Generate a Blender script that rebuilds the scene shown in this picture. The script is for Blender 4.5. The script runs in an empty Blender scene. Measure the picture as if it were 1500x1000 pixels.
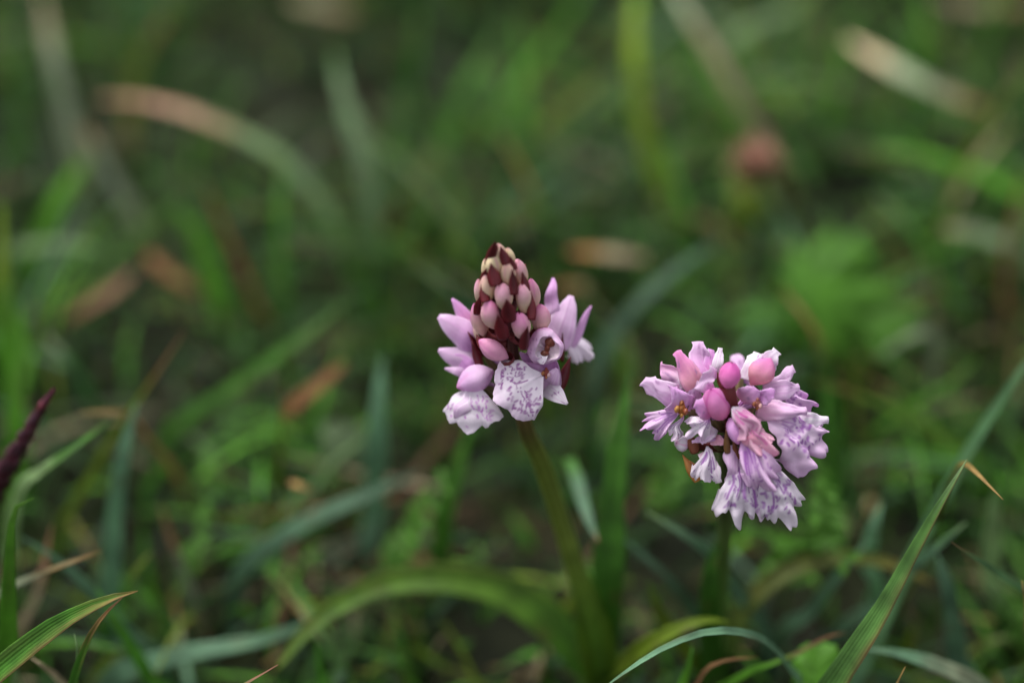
import bpy, math, random
import numpy as np

# ------------------------------------------------------------------ camera, sky, sun, exposure
S = 0.01                                   # everything below is written in centimetres
PITCH = math.radians(40.0)
FOCUS = 30.0                               # distance of the orchid heads from the lens, cm
HEAD_Z = 12.5
cp, sp = math.cos(PITCH), math.sin(PITCH)
CAM = np.array([0.0, -FOCUS * cp, HEAD_Z + FOCUS * sp])
AX_R = np.array([1.0, 0.0, 0.0]); AX_U = np.array([0.0, sp, cp]); AX_F = np.array([0.0, cp, -sp])

sc = bpy.context.scene
cam_d = bpy.data.cameras.new('camera'); cam = bpy.data.objects.new('camera', cam_d)
sc.collection.objects.link(cam); sc.camera = cam
cam.location = CAM * S
cam.rotation_euler = (math.radians(90) - PITCH, 0, 0)
cam_d.lens = 50; cam_d.sensor_width = 36; cam_d.sensor_fit = 'HORIZONTAL'
cam_d.clip_start = 0.005; cam_d.clip_end = 200
cam_d.dof.use_dof = True; cam_d.dof.focus_distance = (FOCUS - 0.05) * S; cam_d.dof.aperture_fstop = 2.9
cam_d.dof.aperture_blades = 0

SUN_EL, SUN_AZ = math.radians(62), math.radians(-35)
world = bpy.data.worlds.new('World'); sc.world = world; world.use_nodes = True
wn, wl = world.node_tree.nodes, world.node_tree.links
wn.clear()
sky = wn.new('ShaderNodeTexSky'); sky.sky_type = 'NISHITA'; sky.sun_disc = False
sky.sun_elevation = SUN_EL; sky.sun_rotation = SUN_AZ; sky.dust_density = 4.0
hs = wn.new('ShaderNodeHueSaturation'); hs.inputs['Saturation'].default_value = 0.18
bg = wn.new('ShaderNodeBackground'); bg.inputs['Strength'].default_value = 0.11
wo = wn.new('ShaderNodeOutputWorld')
wl.new(sky.outputs[0], hs.inputs['Color']); wl.new(hs.outputs[0], bg.inputs[0]); wl.new(bg.outputs[0], wo.inputs[0])
sun_d = bpy.data.lights.new('sun', 'SUN'); sun = bpy.data.objects.new('sun', sun_d)
sun_d.energy = 1.1; sun_d.angle = math.radians(18); sun_d.color = (1.0, 0.97, 0.92)
sun.rotation_euler = (math.radians(90) - SUN_EL, 0, -SUN_AZ + math.pi)
sun.location = (0, 0, 3); sc.collection.objects.link(sun)

vs = sc.view_settings
vs.view_transform = 'Standard'; vs.look = 'None'; vs.gamma = 1.0; vs.use_curve_mapping = False
vs.exposure = 1.0
sc.cycles.use_denoising = True
sc.cycles.max_bounces = 8

# ------------------------------------------------------------------ helpers
K = 36.0 / 50.0 / 1500.0
def PD(px, py, depth):
    return CAM + depth * (AX_F + (px - 750) * K * AX_R + (500 - py) * K * AX_U)
def PZ(px, py, dz):                        # dz: cm in front of the plane through the orchid heads
    return PD(px, py, FOCUS - dz)
def PH(px, py, h):                         # the point at height h over the ground that is seen there
    d = AX_F + (px - 750) * K * AX_R + (500 - py) * K * AX_U
    return CAM + d * ((h - CAM[2]) / d[2])
def pix(p):
    q = np.asarray(p) - CAM; d = q @ AX_F
    return np.array([750 + (q @ AX_R) / d / K, 500 - (q @ AX_U) / d / K])
def nrm(v):
    v = np.asarray(v, float); return v / max(np.linalg.norm(v), 1e-9)
def sst(a, b, x):
    t = np.clip((x - a) / (b - a), 0, 1); return t * t * (3 - 2 * t)
def mixc(a, b, t):
    t = np.asarray(t)[..., None]; return np.asarray(a) * (1 - t) + np.asarray(b) * t
rng = np.random.default_rng(7)

def srgb(r, g, b):
    c = np.array([r, g, b]) / 255.0
    return np.where(c <= 0.04045, c / 12.92, ((c + 0.055) / 1.055) ** 2.4)

ORG = {}
def tag(o, label=None, cat=None, group=None, kind=None):
    if label: o['label'] = label
    if cat: o['category'] = cat
    if group: o['group'] = group
    if kind: o['kind'] = kind
    return o
def empty(name, loc, label, cat, group=None):
    o = bpy.data.objects.new(name, None); sc.collection.objects.link(o)
    o.empty_display_size = 0.01
    o.location = np.asarray(loc) * S; ORG[o.name] = np.asarray(loc, float)
    return tag(o, label, cat, group)
def mk(name, V, F, C, mat, parent=None, origin=None, UV=None, solid=0.0, smooth=True):
    V = np.asarray(V, float)
    po = ORG[parent.name] if parent is not None else np.zeros(3)
    if origin is None: origin = po if parent is not None else V[0]
    origin = np.asarray(origin, float)
    me = bpy.data.meshes.new(name)
    F = np.asarray(F, np.int32); n = F.shape[1]
    me.vertices.add(len(V)); me.vertices.foreach_set('co', ((V - origin) * S).astype(np.float32).ravel())
    me.loops.add(F.size); me.loops.foreach_set('vertex_index', F.ravel())
    me.polygons.add(len(F)); me.polygons.foreach_set('loop_start', np.arange(0, F.size, n, dtype=np.int32))
    me.update(calc_edges=True)
    if smooth: me.polygons.foreach_set('use_smooth', np.ones(len(F), bool))
    if C is not None:
        C = np.asarray(C, float)
        if C.ndim == 1: C = np.tile(C, (len(V), 1))
        ca = me.color_attributes.new('Col', 'FLOAT_COLOR', 'POINT')
        ca.data.foreach_set('color', np.concatenate([C, np.ones((len(V), 1))], 1).astype(np.float32).ravel())
    if UV is not None:
        ul = me.uv_layers.new(name='UVMap')
        ul.data.foreach_set('uv', np.asarray(UV, np.float32)[F.ravel()].ravel())
    me.materials.append(mat); me.validate()
    o = bpy.data.objects.new(name, me); sc.collection.objects.link(o)
    o.parent = parent; o.location = (origin - po) * S; ORG[o.name] = origin
    if solid:
        m = o.modifiers.new('thickness', 'SOLIDIFY'); m.thickness = solid * S; m.offset = 0
    return o
def gridF(nu, nv, wrap=False):             # vertex index = j * nu + i
    i = np.arange(nu if wrap else nu - 1); j = np.arange(nv - 1)
    I, J = np.meshgrid(i, j); I = I.ravel(); J = J.ravel(); I2 = (I + 1) % nu
    return np.stack([J * nu + I, J * nu + I2, (J + 1) * nu + I2, (J + 1) * nu + I], 1)
def join(parts):
    V, F, C, U, n = [], [], [], [], 0
    for p in parts:
        V.append(p[0]); F.append(p[1] + n); C.append(p[2]); n += len(p[0])
        U.append(p[3] if len(p) > 3 else np.zeros((len(p[0]), 2)))
    return np.concatenate(V), np.concatenate(F), np.concatenate(C), np.concatenate(U)
def spline(P, n):
    P = np.asarray(P, float)
    if len(P) == 2: P = np.array([P[0], (P[0] + P[1]) / 2, P[1]])
    Q = np.vstack([2 * P[0] - P[1], P, 2 * P[-1] - P[-2]])
    seg = np.linalg.norm(np.diff(P, axis=0), axis=1) ** 0.5
    kn = np.concatenate([[0], np.cumsum(seg)]); s = np.linspace(0, kn[-1], n)
    k = np.clip(np.searchsorted(kn, s, 'right') - 1, 0, len(P) - 2)
    t = ((s - kn[k]) / (kn[k + 1] - kn[k]))[:, None]
    a, b, c, d = Q[k], Q[k + 1], Q[k + 2], Q[k + 3]
    out = 0.5 * (2 * b + (c - a) * t + (2 * a - 5 * b + 4 * c - d) * t ** 2 + (3 * b - a - 3 * c + d) * t ** 3)
    L = np.concatenate([[0], np.cumsum(np.linalg.norm(np.diff(out, axis=0), axis=1))])
    u = np.linspace(0, L[-1], n)
    return np.stack([np.interp(u, L, out[:, i]) for i in range(3)], 1)
def tangents(P):
    T = np.gradient(P, axis=0); return T / np.maximum(np.linalg.norm(T, axis=1, keepdims=True), 1e-9)

def tube(P, R, C, n=12):
    P = np.asarray(P, float); T = tangents(P); m = len(P)
    R = np.broadcast_to(np.asarray(R, float), (m,))
    ref = np.array([1.0, 0.2, 0.1]); A = np.cross(T, ref); A /= np.linalg.norm(A, axis=1, keepdims=True); B = np.cross(T, A)
    th = np.linspace(0, 2 * math.pi, n, endpoint=False)
    V = P[:, None] + R[:, None, None] * (np.cos(th)[None, :, None] * A[:, None] + np.sin(th)[None, :, None] * B[:, None])
    C = np.asarray(C, float)
    if C.ndim == 1: C = np.tile(C, (m, 1))
    UV = np.stack(np.meshgrid(np.linspace(0, 1, n), np.linspace(0, 1, m)), -1).reshape(-1, 2)
    return V.reshape(-1, 3), gridF(n, m, True), np.repeat(C, n, 0), UV

def ribbon(P, width, base, mid, tip, tip_at=0.85, fold=0.25, roll=0.0, nseg=26, nu=5, base_w=0.7, peak=0.3, taper=1.4, twist=0.0, edge=None):
    """a grass leaf: keeled strip along P from root to tip"""
    P = spline(P, nseg); T = tangents(P)
    v = np.linspace(0, 1, nseg)
    w = width * 0.5 * (base_w + (1 - base_w) * sst(0, peak, v)) * np.clip(1 - v ** (taper * 2.2), 0, 1) ** 0.75
    w = np.maximum(w * (1 + np.convolve(rng.normal(0, .07, nseg + 4), np.ones(5) / 2.2, 'valid')), 0.008)
    view = CAM[None] - P; view /= np.linalg.norm(view, axis=1, keepdims=True)
    n0 = view * 0.75 + np.array([0, 0, 0.6])[None]
    n0 -= (n0 * T).sum(1, keepdims=True) * T; n0 /= np.maximum(np.linalg.norm(n0, axis=1, keepdims=True), 1e-6)
    # keep the normals from flipping along the leaf
    for i in range(1, nseg):
        n0[i] = nrm(n0[i] * 0.35 + 0.65 * (n0[i - 1] - (n0[i - 1] @ T[i]) * T[i]))
    side = np.cross(T, n0)
    ang = roll + twist * v
    ca, sa = np.cos(ang)[:, None], np.sin(ang)[:, None]
    s2 = side * ca + n0 * sa; n2 = n0 * ca - side * sa
    u = np.linspace(-1, 1, nu)
    V = P[:, None] + (w[:, None] * u[None])[..., None] * s2[:, None] + (w[:, None] * fold * (np.abs(u)[None] ** 1.3))[..., None] * n2[:, None]
    jit = rng.normal(0, 0.03, (nseg, nu))
    vv = v[:, None] + jit
    C = mixc(base, mid, sst(0.0, 0.45, vv)); 
    t = sst(tip_at - 0.06, tip_at + 0.08, vv)
    C = C * (1 - t[..., None]) + np.asarray(tip) * t[..., None]
    for _ in range(int(rng.integers(2, 7))):                       # brown flecks and bruises
        m = np.exp(-(((v[:, None] - rng.uniform(.1, 1)) / .02) ** 2 + ((u[None] - rng.uniform(-1, 1)) / .35) ** 2)) * rng.uniform(.3, .8)
        C = C * (1 - m[..., None]) + np.array([.10, .065, .025]) * m[..., None]
    if edge is not None:
        e = (np.clip(u, 0, 1) ** 3)[None, :] * sst(0.15, 0.5, v)[:, None] * 0.8
        C = C * (1 - e[..., None]) + np.asarray(edge) * e[..., None]
    UV = np.stack(np.meshgrid(np.linspace(0, 1, nu), v * np.linalg.norm(P[-1] - P[0]) / max(width, .05)), -1).reshape(-1, 2)
    return V.reshape(-1, 3), gridF(nu, nseg), C.reshape(-1, 3), UV

# ------------------------------------------------------------------ materials
def new_mat(name):
    m = bpy.data.materials.new(name); m.use_nodes = True; m.node_tree.nodes.clear()
    return m, m.node_tree.nodes, m.node_tree.links
def plant_mat(name, rough, spec, transl, tint, var=0.35, vscale=140.0, veins=0.0, vein_n=9.0, bump=0.3, bscale=900.0):
    m, N, L = new_mat(name)
    at = N.new('ShaderNodeAttribute'); at.attribute_name = 'Col'
    tc = N.new('ShaderNodeTexCoord')
    nz = N.new('ShaderNodeTexNoise'); nz.inputs['Scale'].default_value = vscale; nz.inputs['Detail'].default_value = 3
    L.new(tc.outputs['Object'], nz.inputs['Vector'])
    mr = N.new('ShaderNodeMapRange'); mr.inputs[1].default_value = 0.3; mr.inputs[2].default_value = 0.7
    mr.inputs[3].default_value = 1 - var; mr.inputs[4].default_value = 1 + var
    L.new(nz.outputs[0], mr.inputs[0])
    mul = N.new('ShaderNodeVectorMath'); mul.operation = 'SCALE'
    L.new(at.outputs['Color'], mul.inputs[0]); L.new(mr.outputs[0], mul.inputs['Scale'])
    col = mul.outputs[0]
    nb = N.new('ShaderNodeTexNoise'); nb.inputs['Scale'].default_value = bscale; nb.inputs['Detail'].default_value = 2
    L.new(tc.outputs['Object'], nb.inputs['Vector'])
    height = nb.outputs[0]
    if veins:
        sx = N.new('ShaderNodeSeparateXYZ'); L.new(tc.outputs['UV'], sx.inputs[0])
        mu = N.new('ShaderNodeMath'); mu.operation = 'MULTIPLY'; mu.inputs[1].default_value = vein_n * 2 * math.pi; L.new(sx.outputs[0], mu.inputs[0])
        sn = N.new('ShaderNodeMath'); sn.operation = 'SINE'; L.new(mu.outputs[0], sn.inputs[0])
        vm = N.new('ShaderNodeMath'); vm.operation = 'MULTIPLY_ADD'; vm.inputs[1].default_value = veins; vm.inputs[2].default_value = 1.0; L.new(sn.outputs[0], vm.inputs[0])
        m2 = N.new('ShaderNodeVectorMath'); m2.operation = 'SCALE'; L.new(col, m2.inputs[0]); L.new(vm.outputs[0], m2.inputs['Scale']); col = m2.outputs[0]
        ad = N.new('ShaderNodeMath'); ad.operation = 'MULTIPLY_ADD'; ad.inputs[1].default_value = 0.5; L.new(sn.outputs[0], ad.inputs[0]); L.new(height, ad.inputs[2]); height = ad.outputs[0]
    bp = N.new('ShaderNodeBump'); bp.inputs['Strength'].default_value = bump; bp.inputs['Distance'].default_value = 0.0003
    L.new(height, bp.inputs['Height'])
    pb = N.new('ShaderNodeBsdfPrincipled'); pb.inputs['Roughness'].default_value = rough; pb.inputs['Specular IOR Level'].default_value = spec
    L.new(col, pb.inputs['Base Color']); L.new(bp.outputs[0], pb.inputs['Normal'])
    tr = N.new('ShaderNodeBsdfTranslucent')
    tm = N.new('ShaderNodeVectorMath'); tm.operation = 'MULTIPLY'; tm.inputs[1].default_value = tint
    L.new(col, tm.inputs[0]); L.new(tm.outputs[0], tr.inputs['Color']); L.new(bp.outputs[0], tr.inputs['Normal'])
    mx = N.new('ShaderNodeMixShader'); mx.inputs[0].default_value = transl
    L.new(pb.outputs[0], mx.inputs[1]); L.new(tr.outputs[0], mx.inputs[2])
    out = N.new('ShaderNodeOutputMaterial'); L.new(mx.outputs[0], out.inputs[0])
    return m
M_GRASS = plant_mat('grass_leaf', 0.5, 0.25, 0.25, (1.3, 1.25, 0.6), veins=0.11, vein_n=7)
M_LEAF = plant_mat('broad_leaf', 0.5, 0.25, 0.28, (1.3, 1.25, 0.6), veins=0.05, vein_n=5)
M_PETAL = plant_mat('petal', 0.55, 0.3, 0.28, (1.0, 0.92, 1.0), var=0.10, vscale=260, veins=0.0, vein_n=9, bump=0.25, bscale=1600)
M_BUD = plant_mat('bud', 0.5, 0.3, 0.1, (1.0, 0.9, 0.9), var=0.12, vscale=300, bump=0.25, bscale=1500)
M_BRACT = plant_mat('bract', 0.4, 0.4, 0.1, (1.2, 0.8, 0.8), var=0.25, vscale=300, bump=0.3, bscale=1500)
M_STEM = plant_mat('stem', 0.4, 0.4, 0.05, (1.2, 1.1, 0.7), var=0.3, vscale=120, veins=0.15, vein_n=6, bump=0.5)
M_DRY = plant_mat('dry_straw', 0.7, 0.2, 0.15, (1.1, 1.0, 0.8), var=0.35, vscale=200, veins=0.15, vein_n=6)

def ground_mat():
    m, N, L = new_mat('soil')
    tc = N.new('ShaderNodeTexCoord')
    n1 = N.new('ShaderNodeTexNoise'); n1.inputs['Scale'].default_value = 22; n1.inputs['Detail'].default_value = 6; n1.inputs['Roughness'].default_value = 0.65
    n2 = N.new('ShaderNodeTexNoise'); n2.inputs['Scale'].default_value = 160; n2.inputs['Detail'].default_value = 8
    L.new(tc.outputs['Object'], n1.inputs['Vector']); L.new(tc.outputs['Object'], n2.inputs['Vector'])
    r1 = N.new('ShaderNodeValToRGB'); e = r1.color_ramp.elements
    e[0].position = 0.35; e[0].color = (0.006, 0.008, 0.004, 1); e[1].position = 0.7; e[1].color = (0.018, 0.028, 0.007, 1)
    x = r1.color_ramp.elements.new(0.52); x.color = (0.012, 0.014, 0.006, 1)
    L.new(n1.outputs[0], r1.inputs[0])
    mr = N.new('ShaderNodeMapRange'); mr.inputs[3].default_value = 0.5; mr.inputs[4].default_value = 1.6; L.new(n2.outputs[0], mr.inputs[0])
    sc_ = N.new('ShaderNodeVectorMath'); sc_.operation = 'SCALE'; L.new(r1.outputs[0], sc_.inputs[0]); L.new(mr.outputs[0], sc_.inputs['Scale'])
    bp = N.new('ShaderNodeBump'); bp.inputs['Strength'].default_value = 0.8; bp.inputs['Distance'].default_value = 0.004; L.new(n2.outputs[0], bp.inputs['Height'])
    pb = N.new('ShaderNodeBsdfPrincipled'); pb.inputs['Roughness'].default_value = 0.95; pb.inputs['Specular IOR Level'].default_value = 0.15
    L.new(sc_.outputs[0], pb.inputs['Base Color']); L.new(bp.outputs[0], pb.inputs['Normal'])
    out = N.new('ShaderNodeOutputMaterial'); L.new(pb.outputs[0], out.inputs[0])
    return m
M_SOIL = ground_mat()

# palette (base colours)
GREEN = np.array([0.042, 0.130, 0.013]); BRIGHT = np.array([0.072, 0.205, 0.016]); DARK = np.array([0.018, 0.062, 0.010])
TEAL = np.array([0.068, 0.138, 0.078]); PALE = np.array([0.19, 0.29, 0.13]); YELLOW = np.array([0.13, 0.20, 0.014])
OLIVE = np.array([0.085, 0.11, 0.016]); STRAW = np.array([0.38, 0.31, 0.19]); BROWN = np.array([0.15, 0.08, 0.035])
RUST = np.array([0.22, 0.105, 0.04]); GOLD = np.array([0.34, 0.215, 0.075]); GREY = np.array([0.20, 0.24, 0.15]); PINKB = np.array([0.38, 0.20, 0.13])
MAROON = np.array([0.105, 0.010, 0.016])

# ------------------------------------------------------------------ ground
def hills(x, y):
    return (0.35 * np.sin(x * 0.31 + 1.3) * np.cos(y * 0.27) + 0.25 * np.sin(x * 0.83 + y * 0.61) + 0.15 * np.cos(x * 1.7 - y * 1.3) - 0.45)
a = np.concatenate([-np.geomspace(3000, 80, 14), np.linspace(-78, 78, 105), np.geomspace(80, 3000, 14)])
b_ = np.concatenate([-np.geomspace(3000, 45, 14), np.linspace(-44, 130, 117), np.geomspace(132, 3000, 14)])
X, Y = np.meshgrid(a, b_)
fade = np.exp(-((X / 300) ** 2 + (Y / 300) ** 2))
Vg = np.stack([X, Y, hills(X, Y) * fade - 0.1], -1).reshape(-1, 3)
g = mk('ground', Vg, gridF(len(a), len(b_)), None, M_SOIL, origin=(0, 0, 0))
tag(g, 'dark mossy soil under the grass', None, None, 'structure')
def gz(x, y): return hills(x, y) - 0.1

# ------------------------------------------------------------------ undergrowth that cannot be counted
def scatter_grass(name, n, xr, yr, hr, wr, palette, weights, lean, seed, mat, label, nseg=6, keep=None, lie=False):
    R = np.random.default_rng(seed)
    x = R.uniform(*xr, n); y = R.uniform(*yr, n)
    # tufts: pull towards random centres
    k = max(8, n // 26); cx = R.uniform(*xr, k); cy = R.uniform(*yr, k); idx = R.integers(0, k, n)
    pull = R.random(n) < 0.7
    x = np.where(pull, cx[idx] + R.normal(0, 0.9, n), x); y = np.where(pull, cy[idx] + R.normal(0, 0.9, n), y)
    h = R.uniform(*hr, n) * R.uniform(0.6, 1.1, n)
    if keep is not None:
        h = h * keep(x, y)
    ok = h > 0.25; x, y, h, idx = x[ok], y[ok], h[ok], idx[ok]; n = len(x)
    az = R.uniform(0, 2 * math.pi, n); le = R.uniform(*lean, n)
    w = R.uniform(*wr, n) * 0.5
    t = np.linspace(0, 1, nseg)
    D = np.stack([np.cos(az), np.sin(az), 0 * az], 1)
    horiz = h[:, None] * le[:, None] * (0.25 * t + 0.9 * t[None] ** 2.2)
    if lie:
        z = gz(x, y)[:, None] + 0.25 + h[:, None] * 0.0 + R.uniform(0.0, 1.6, n)[:, None] + R.normal(0, .4, n)[:, None] * t[None]
    else:
        z = gz(x, y)[:, None] - 0.1 + h[:, None] * (t[None] - 0.42 * np.clip(le, 0, 1.3)[:, None] * t[None] ** 2.6)
    P = np.stack([x[:, None] + D[:, 0:1] * horiz, y[:, None] + D[:, 1:2] * horiz, z], -1)
    sa = az + math.pi / 2 + R.normal(0, 0.5, n)
    sd = np.stack([np.cos(sa), np.sin(sa), 0.0 * sa], 1)
    ww = w[:, None] * np.clip(1 - t[None] ** 2.4, 0.03, 1) ** 0.8 * (0.65 + 0.35 * sst(0, .3, t))[None]
    u = np.array([-1, 0, 1.0])
    V = P[:, :, None] + (ww[:, :, None] * u)[..., None] * sd[:, None, None] + (ww[:, :, None] * 0.3 * np.abs(u))[..., None] * np.array([0, 0, 1.0])
    pal = np.array(palette); ci = R.choice(len(pal), n, p=np.array(weights) / sum(weights))
    tuft = np.random.default_rng(seed + 1).uniform(0.45, 1.55, k)[idx]
    c = pal[ci] * (R.uniform(0.75, 1.25, n) * tuft)[:, None]
    tipb = R.random(n) < 0.16
    tipc = np.where(tipb[:, None], np.array([GOLD, RUST, STRAW])[R.integers(0, 3, n)] * 0.7, c)
    tt = sst(0.7, 0.85, t)
    C = c[:, None] * (1 - tt[None, :, None]) + tipc[:, None] * tt[None, :, None]
    C = np.repeat(C[:, :, None], 3, 2)
    F0 = gridF(3, nseg); F = (F0[None] + (np.arange(n) * 3 * nseg)[:, None, None]).reshape(-1, 4)
    UV = np.tile(np.stack(np.meshgrid(np.linspace(0, 1, 3), t * 10), -1).reshape(-1, 2), (n, 1))
    o = mk(name, V.reshape(-1, 3), F, C.reshape(-1, 3), mat, origin=(0, 0, 0), UV=UV)
    return tag(o, label, None, None, 'stuff')
HOLLOWS = [(*PH(px, py, 0)[:2], r) for px, py, r in [(1225, 300, 3.6), (370, 100, 5.0), (1140, 890, 2.2), (700, 790, 2.0), (840, 210, 3.4), (1470, 80, 4.5), (340, 590, 2.4), (275, 740, 2.4), (1300, 470, 2.6), (1030, 470, 2.2), (60, 190, 4.5), (560, 130, 4.0), (1170, 110, 3.4)]]
def keep_clear(x, y):
    # the grass right under the lens and around the two flower stems is short
    near = sst(-16, 6, y)
    k = 0.5 + 0.5 * near
    k = k * (1 - 0.55 * np.exp(-(((x - 3.5) / 7) ** 2 + ((y - 1.0) / 5) ** 2)))
    brown = np.exp(-(((x + 16) / 6) ** 2 + ((y - 22) / 6) ** 2))       # worn patch of dead litter
    bare = np.exp(-(((x + 9) / 6) ** 2 + ((y - 34) / 7) ** 2))
    k = k * (1 - 0.65 * brown) * (1 - 0.4 * bare)
    for hx, hy, hr in HOLLOWS:                                          # bare dark hollows between the tussocks
        k = k * (1 - 0.85 * np.exp(-(((x - hx) ** 2 + (y - hy) ** 2) / hr ** 2)))
    wave = np.sin(x * 0.52 + 1.1 + 0.8 * np.sin(y * 0.31)) + np.sin(y * 0.47 + 0.6 + 0.7 * np.sin(x * 0.29))
    return k * (0.72 + 0.28 * sst(-1.2, 0.6, wave))
scatter_grass('grass', 19000, (-62, 62), (-22, 120), (2.0, 5.0), (0.12, 0.32), [GREEN, DARK, BRIGHT, TEAL * .8, OLIVE, STRAW * .7, YELLOW * .8],
              [34, 26, 18, 9, 7, 2, 6], (0.15, 1.1), 11, M_GRASS, 'short mixed green meadow grass covering the ground', keep=keep_clear)
def tall_keep(x, y):
    return keep_clear(x, y) * sst(12, 22, y) * (1 - 0.5 * np.exp(-(((x + 9) / 5) ** 2 + ((y - 34) / 7) ** 2)))
scatter_grass('tall_grass', 1900, (-60, 60), (2, 115), (4.5, 8.0), (0.22, 0.5), [GREEN * 1.25, BRIGHT, YELLOW * .8, TEAL * 1.1, GREEN, STRAW * .5],
              [30, 24, 10, 12, 22, 3], (0.3, 1.1), 17, M_GRASS, 'taller bright green grass standing beyond the orchids', nseg=8, keep=tall_keep)
scatter_grass('long_grass', 6000, (-60, 60), (-4, 115), (5.0, 9.5), (0.13, 0.30), [GREEN * 1.4, BRIGHT * 1.25, YELLOW * 1.0, TEAL * 1.3, GREEN, DARK, STRAW * .7, PALE * .7],
              [26, 22, 10, 10, 20, 22, 4, 6], (0.5, 1.25), 31, M_GRASS, 'tangle of long thin green grass behind the orchids', nseg=9,
              keep=lambda x, y: keep_clear(x, y) * (0.62 + 0.38 * sst(2, 14, y)))
scatter_grass('undergrowth', 20000, (-62, 62), (-25, 120), (1.0, 3.2), (0.12, 0.34), [DARK, GREEN * .8, OLIVE * .6, TEAL * .6, BROWN * .4],
              [60, 22, 6, 6, 4], (0.3, 1.4), 12, M_GRASS, 'low undergrowth between the grass stalks, its green darkened as shade', nseg=5)  # mostly dark greens: shade between the stalks put into the leaf colour
scatter_grass('litter', 700, (-60, 60), (-22, 115), (1.5, 5.0), (0.10, 0.3), [BROWN * .8, STRAW * .45, GREY * .4, BROWN * .4],
              [30, 16, 10, 44], (0.8, 1.5), 13, M_DRY, 'dead brown grass litter lying on the soil', nseg=5, lie=True)

def leaflets(name, n, xr, yr, zr, sz, palette, seed, label):
    R = np.random.default_rng(seed)
    k = max(6, n // 30); cx = R.uniform(*xr, k); cy = R.uniform(*yr, k); idx = R.integers(0, k, n)
    x = cx[idx] + R.normal(0, 1.3, n); y = cy[idx] + R.normal(0, 1.3, n); z = gz(x, y) + R.uniform(*zr, n)
    az = R.uniform(0, 2 * math.pi, n); til = R.normal(0.1, 0.5, n); s = R.uniform(*sz, n)
    d = np.stack([np.cos(az) * np.cos(til), np.sin(az) * np.cos(til), np.sin(til)], 1)
    sd = np.stack([-np.sin(az), np.cos(az), R.normal(0, .35, n)], 1)
    prof = np.array([0.12, 0.75, 1.0, 0.7, 0.06]); v = np.linspace(0, 1, 5); u = np.array([-1, 0, 1.0])
    V = np.stack([x, y, z], 1)[:, None, None] + (s[:, None] * v)[:, :, None, None] * d[:, None, None] \
        + (s[:, None, None] * 0.3 * prof[None, :, None] * u)[..., None] * sd[:, None, None]
    V[..., 2] += (s[:, None, None] * (0.1 * np.abs(u)[None, None] * prof[None, :, None] - 0.25 * (v ** 2)[None, :, None]))
    pal = np.array(palette); c = pal[R.integers(0, len(pal), n)] * R.uniform(0.7, 1.3, n)[:, None] * R.uniform(.6, 1.4, k)[idx][:, None]
    C = np.repeat(c[:, None], 15, 1)
    F = (gridF(3, 5)[None] + (np.arange(n) * 15)[:, None, None]).reshape(-1, 4)
    UV = np.tile(np.stack(np.meshgrid(np.linspace(0, 1, 3), v), -1).reshape(-1, 2), (n, 1))
    o = mk(name, V.reshape(-1, 3), F, C.reshape(-1, 3), M_LEAF, origin=(0, 0, 0), UV=UV)
    return tag(o, label, None, None, 'stuff')
leaflets('ground_cover_foliage', 4500, (-60, 60), (-20, 115), (0.2, 2.4), (0.3, 0.7), [GREEN, DARK, BRIGHT, TEAL * .8], 21, 'small green herb leaves filling the gaps low down')

# ------------------------------------------------------------------ single grass leaves one can pick out
def with_root(P, h_first):
    """carry the lowest shown point down into the soil"""
    P = list(P); p0, p1 = P[0], P[1]
    if h_first > 0.4:
        d = p0 - p1; d[2] = 0; L = np.linalg.norm(d); d = d / L if L > 1e-6 else d
        q = p0 + d * min(h_first * 0.45, 2.2); q[2] = gz(q[0], q[1]) - 0.2
        m = p0 + d * min(h_first * 0.28, 1.3); m[2] = p0[2] * 0.5
        P = [q, m] + P
    else:
        P[0] = np.array([p0[0], p0[1], gz(p0[0], p0[1]) - 0.2])
    return P
LIFT = 1.3; THIN = 1.0
def grass_leaf(label, pts, width, base, mid, tip=None, tip_at=0.9, root=True, name='grass_leaf', cat='grass', group=None, mat=None, **kw):
    P = [PH(*p) for p in pts]
    if root: P = with_root(P, pts[0][2])
    tip = mid if tip is None else tip
    V, F, C, UV = ribbon(P, width * THIN, np.asarray(base) * LIFT, np.asarray(mid) * LIFT, np.asarray(tip) * LIFT, tip_at, **kw)
    o = mk(name, V, F, C, mat or M_GRASS, origin=P[0], UV=UV, solid=0.012)
    return tag(o, label, cat, group)
GL = grass_leaf
LIFT = 1.1
# --- leaves near the plane of focus
GL('sharp green grass leaf with brown upper edge and tip, reaching in at the lower corner',
   [(-90, 1075, 5.0), (-20, 1000, 6.7), (50, 941, 7.6), (105, 903, 8.1), (160, 877, 8.4), (202, 865, 8.5)], 1.25, GREEN * 1.2, GREEN * 1.35, GOLD * .8, 0.93, fold=0.4, roll=0.0, edge=BROWN * 1.3, taper=0.8, nu=9)
GL('thin green grass leaf whose withered tip meets the sharp leaf beside it',
   [(100, 1030, 5.5), (118, 970, 6.6), (136, 925, 7.4), (158, 895, 7.9), (180, 874, 8.2)], 0.32, GREEN, GREEN * 1.2, BROWN * 1.3, 0.86, fold=0.6, roll=0.3)
GL('short upright grass tip beneath the withered leaf tip', [(112, 1040, 5.2), (112, 985, 6.2), (113, 950, 6.8), (109, 928, 7.1)], 0.16, GREEN, GREEN * 1.2, PALE, 0.9)
GL('bright green grass leaf with hooked tip at the frame edge below the purple spike',
   [(10, 960, 5.0), (13, 880, 6.6), (15, 810, 7.8), (18, 760, 8.6), (27, 738, 8.9), (50, 729, 9.0)], 0.75, GREEN, BRIGHT * 1.0, BRIGHT, 0.95, fold=0.3, roll=0.0, taper=0.7)
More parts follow.
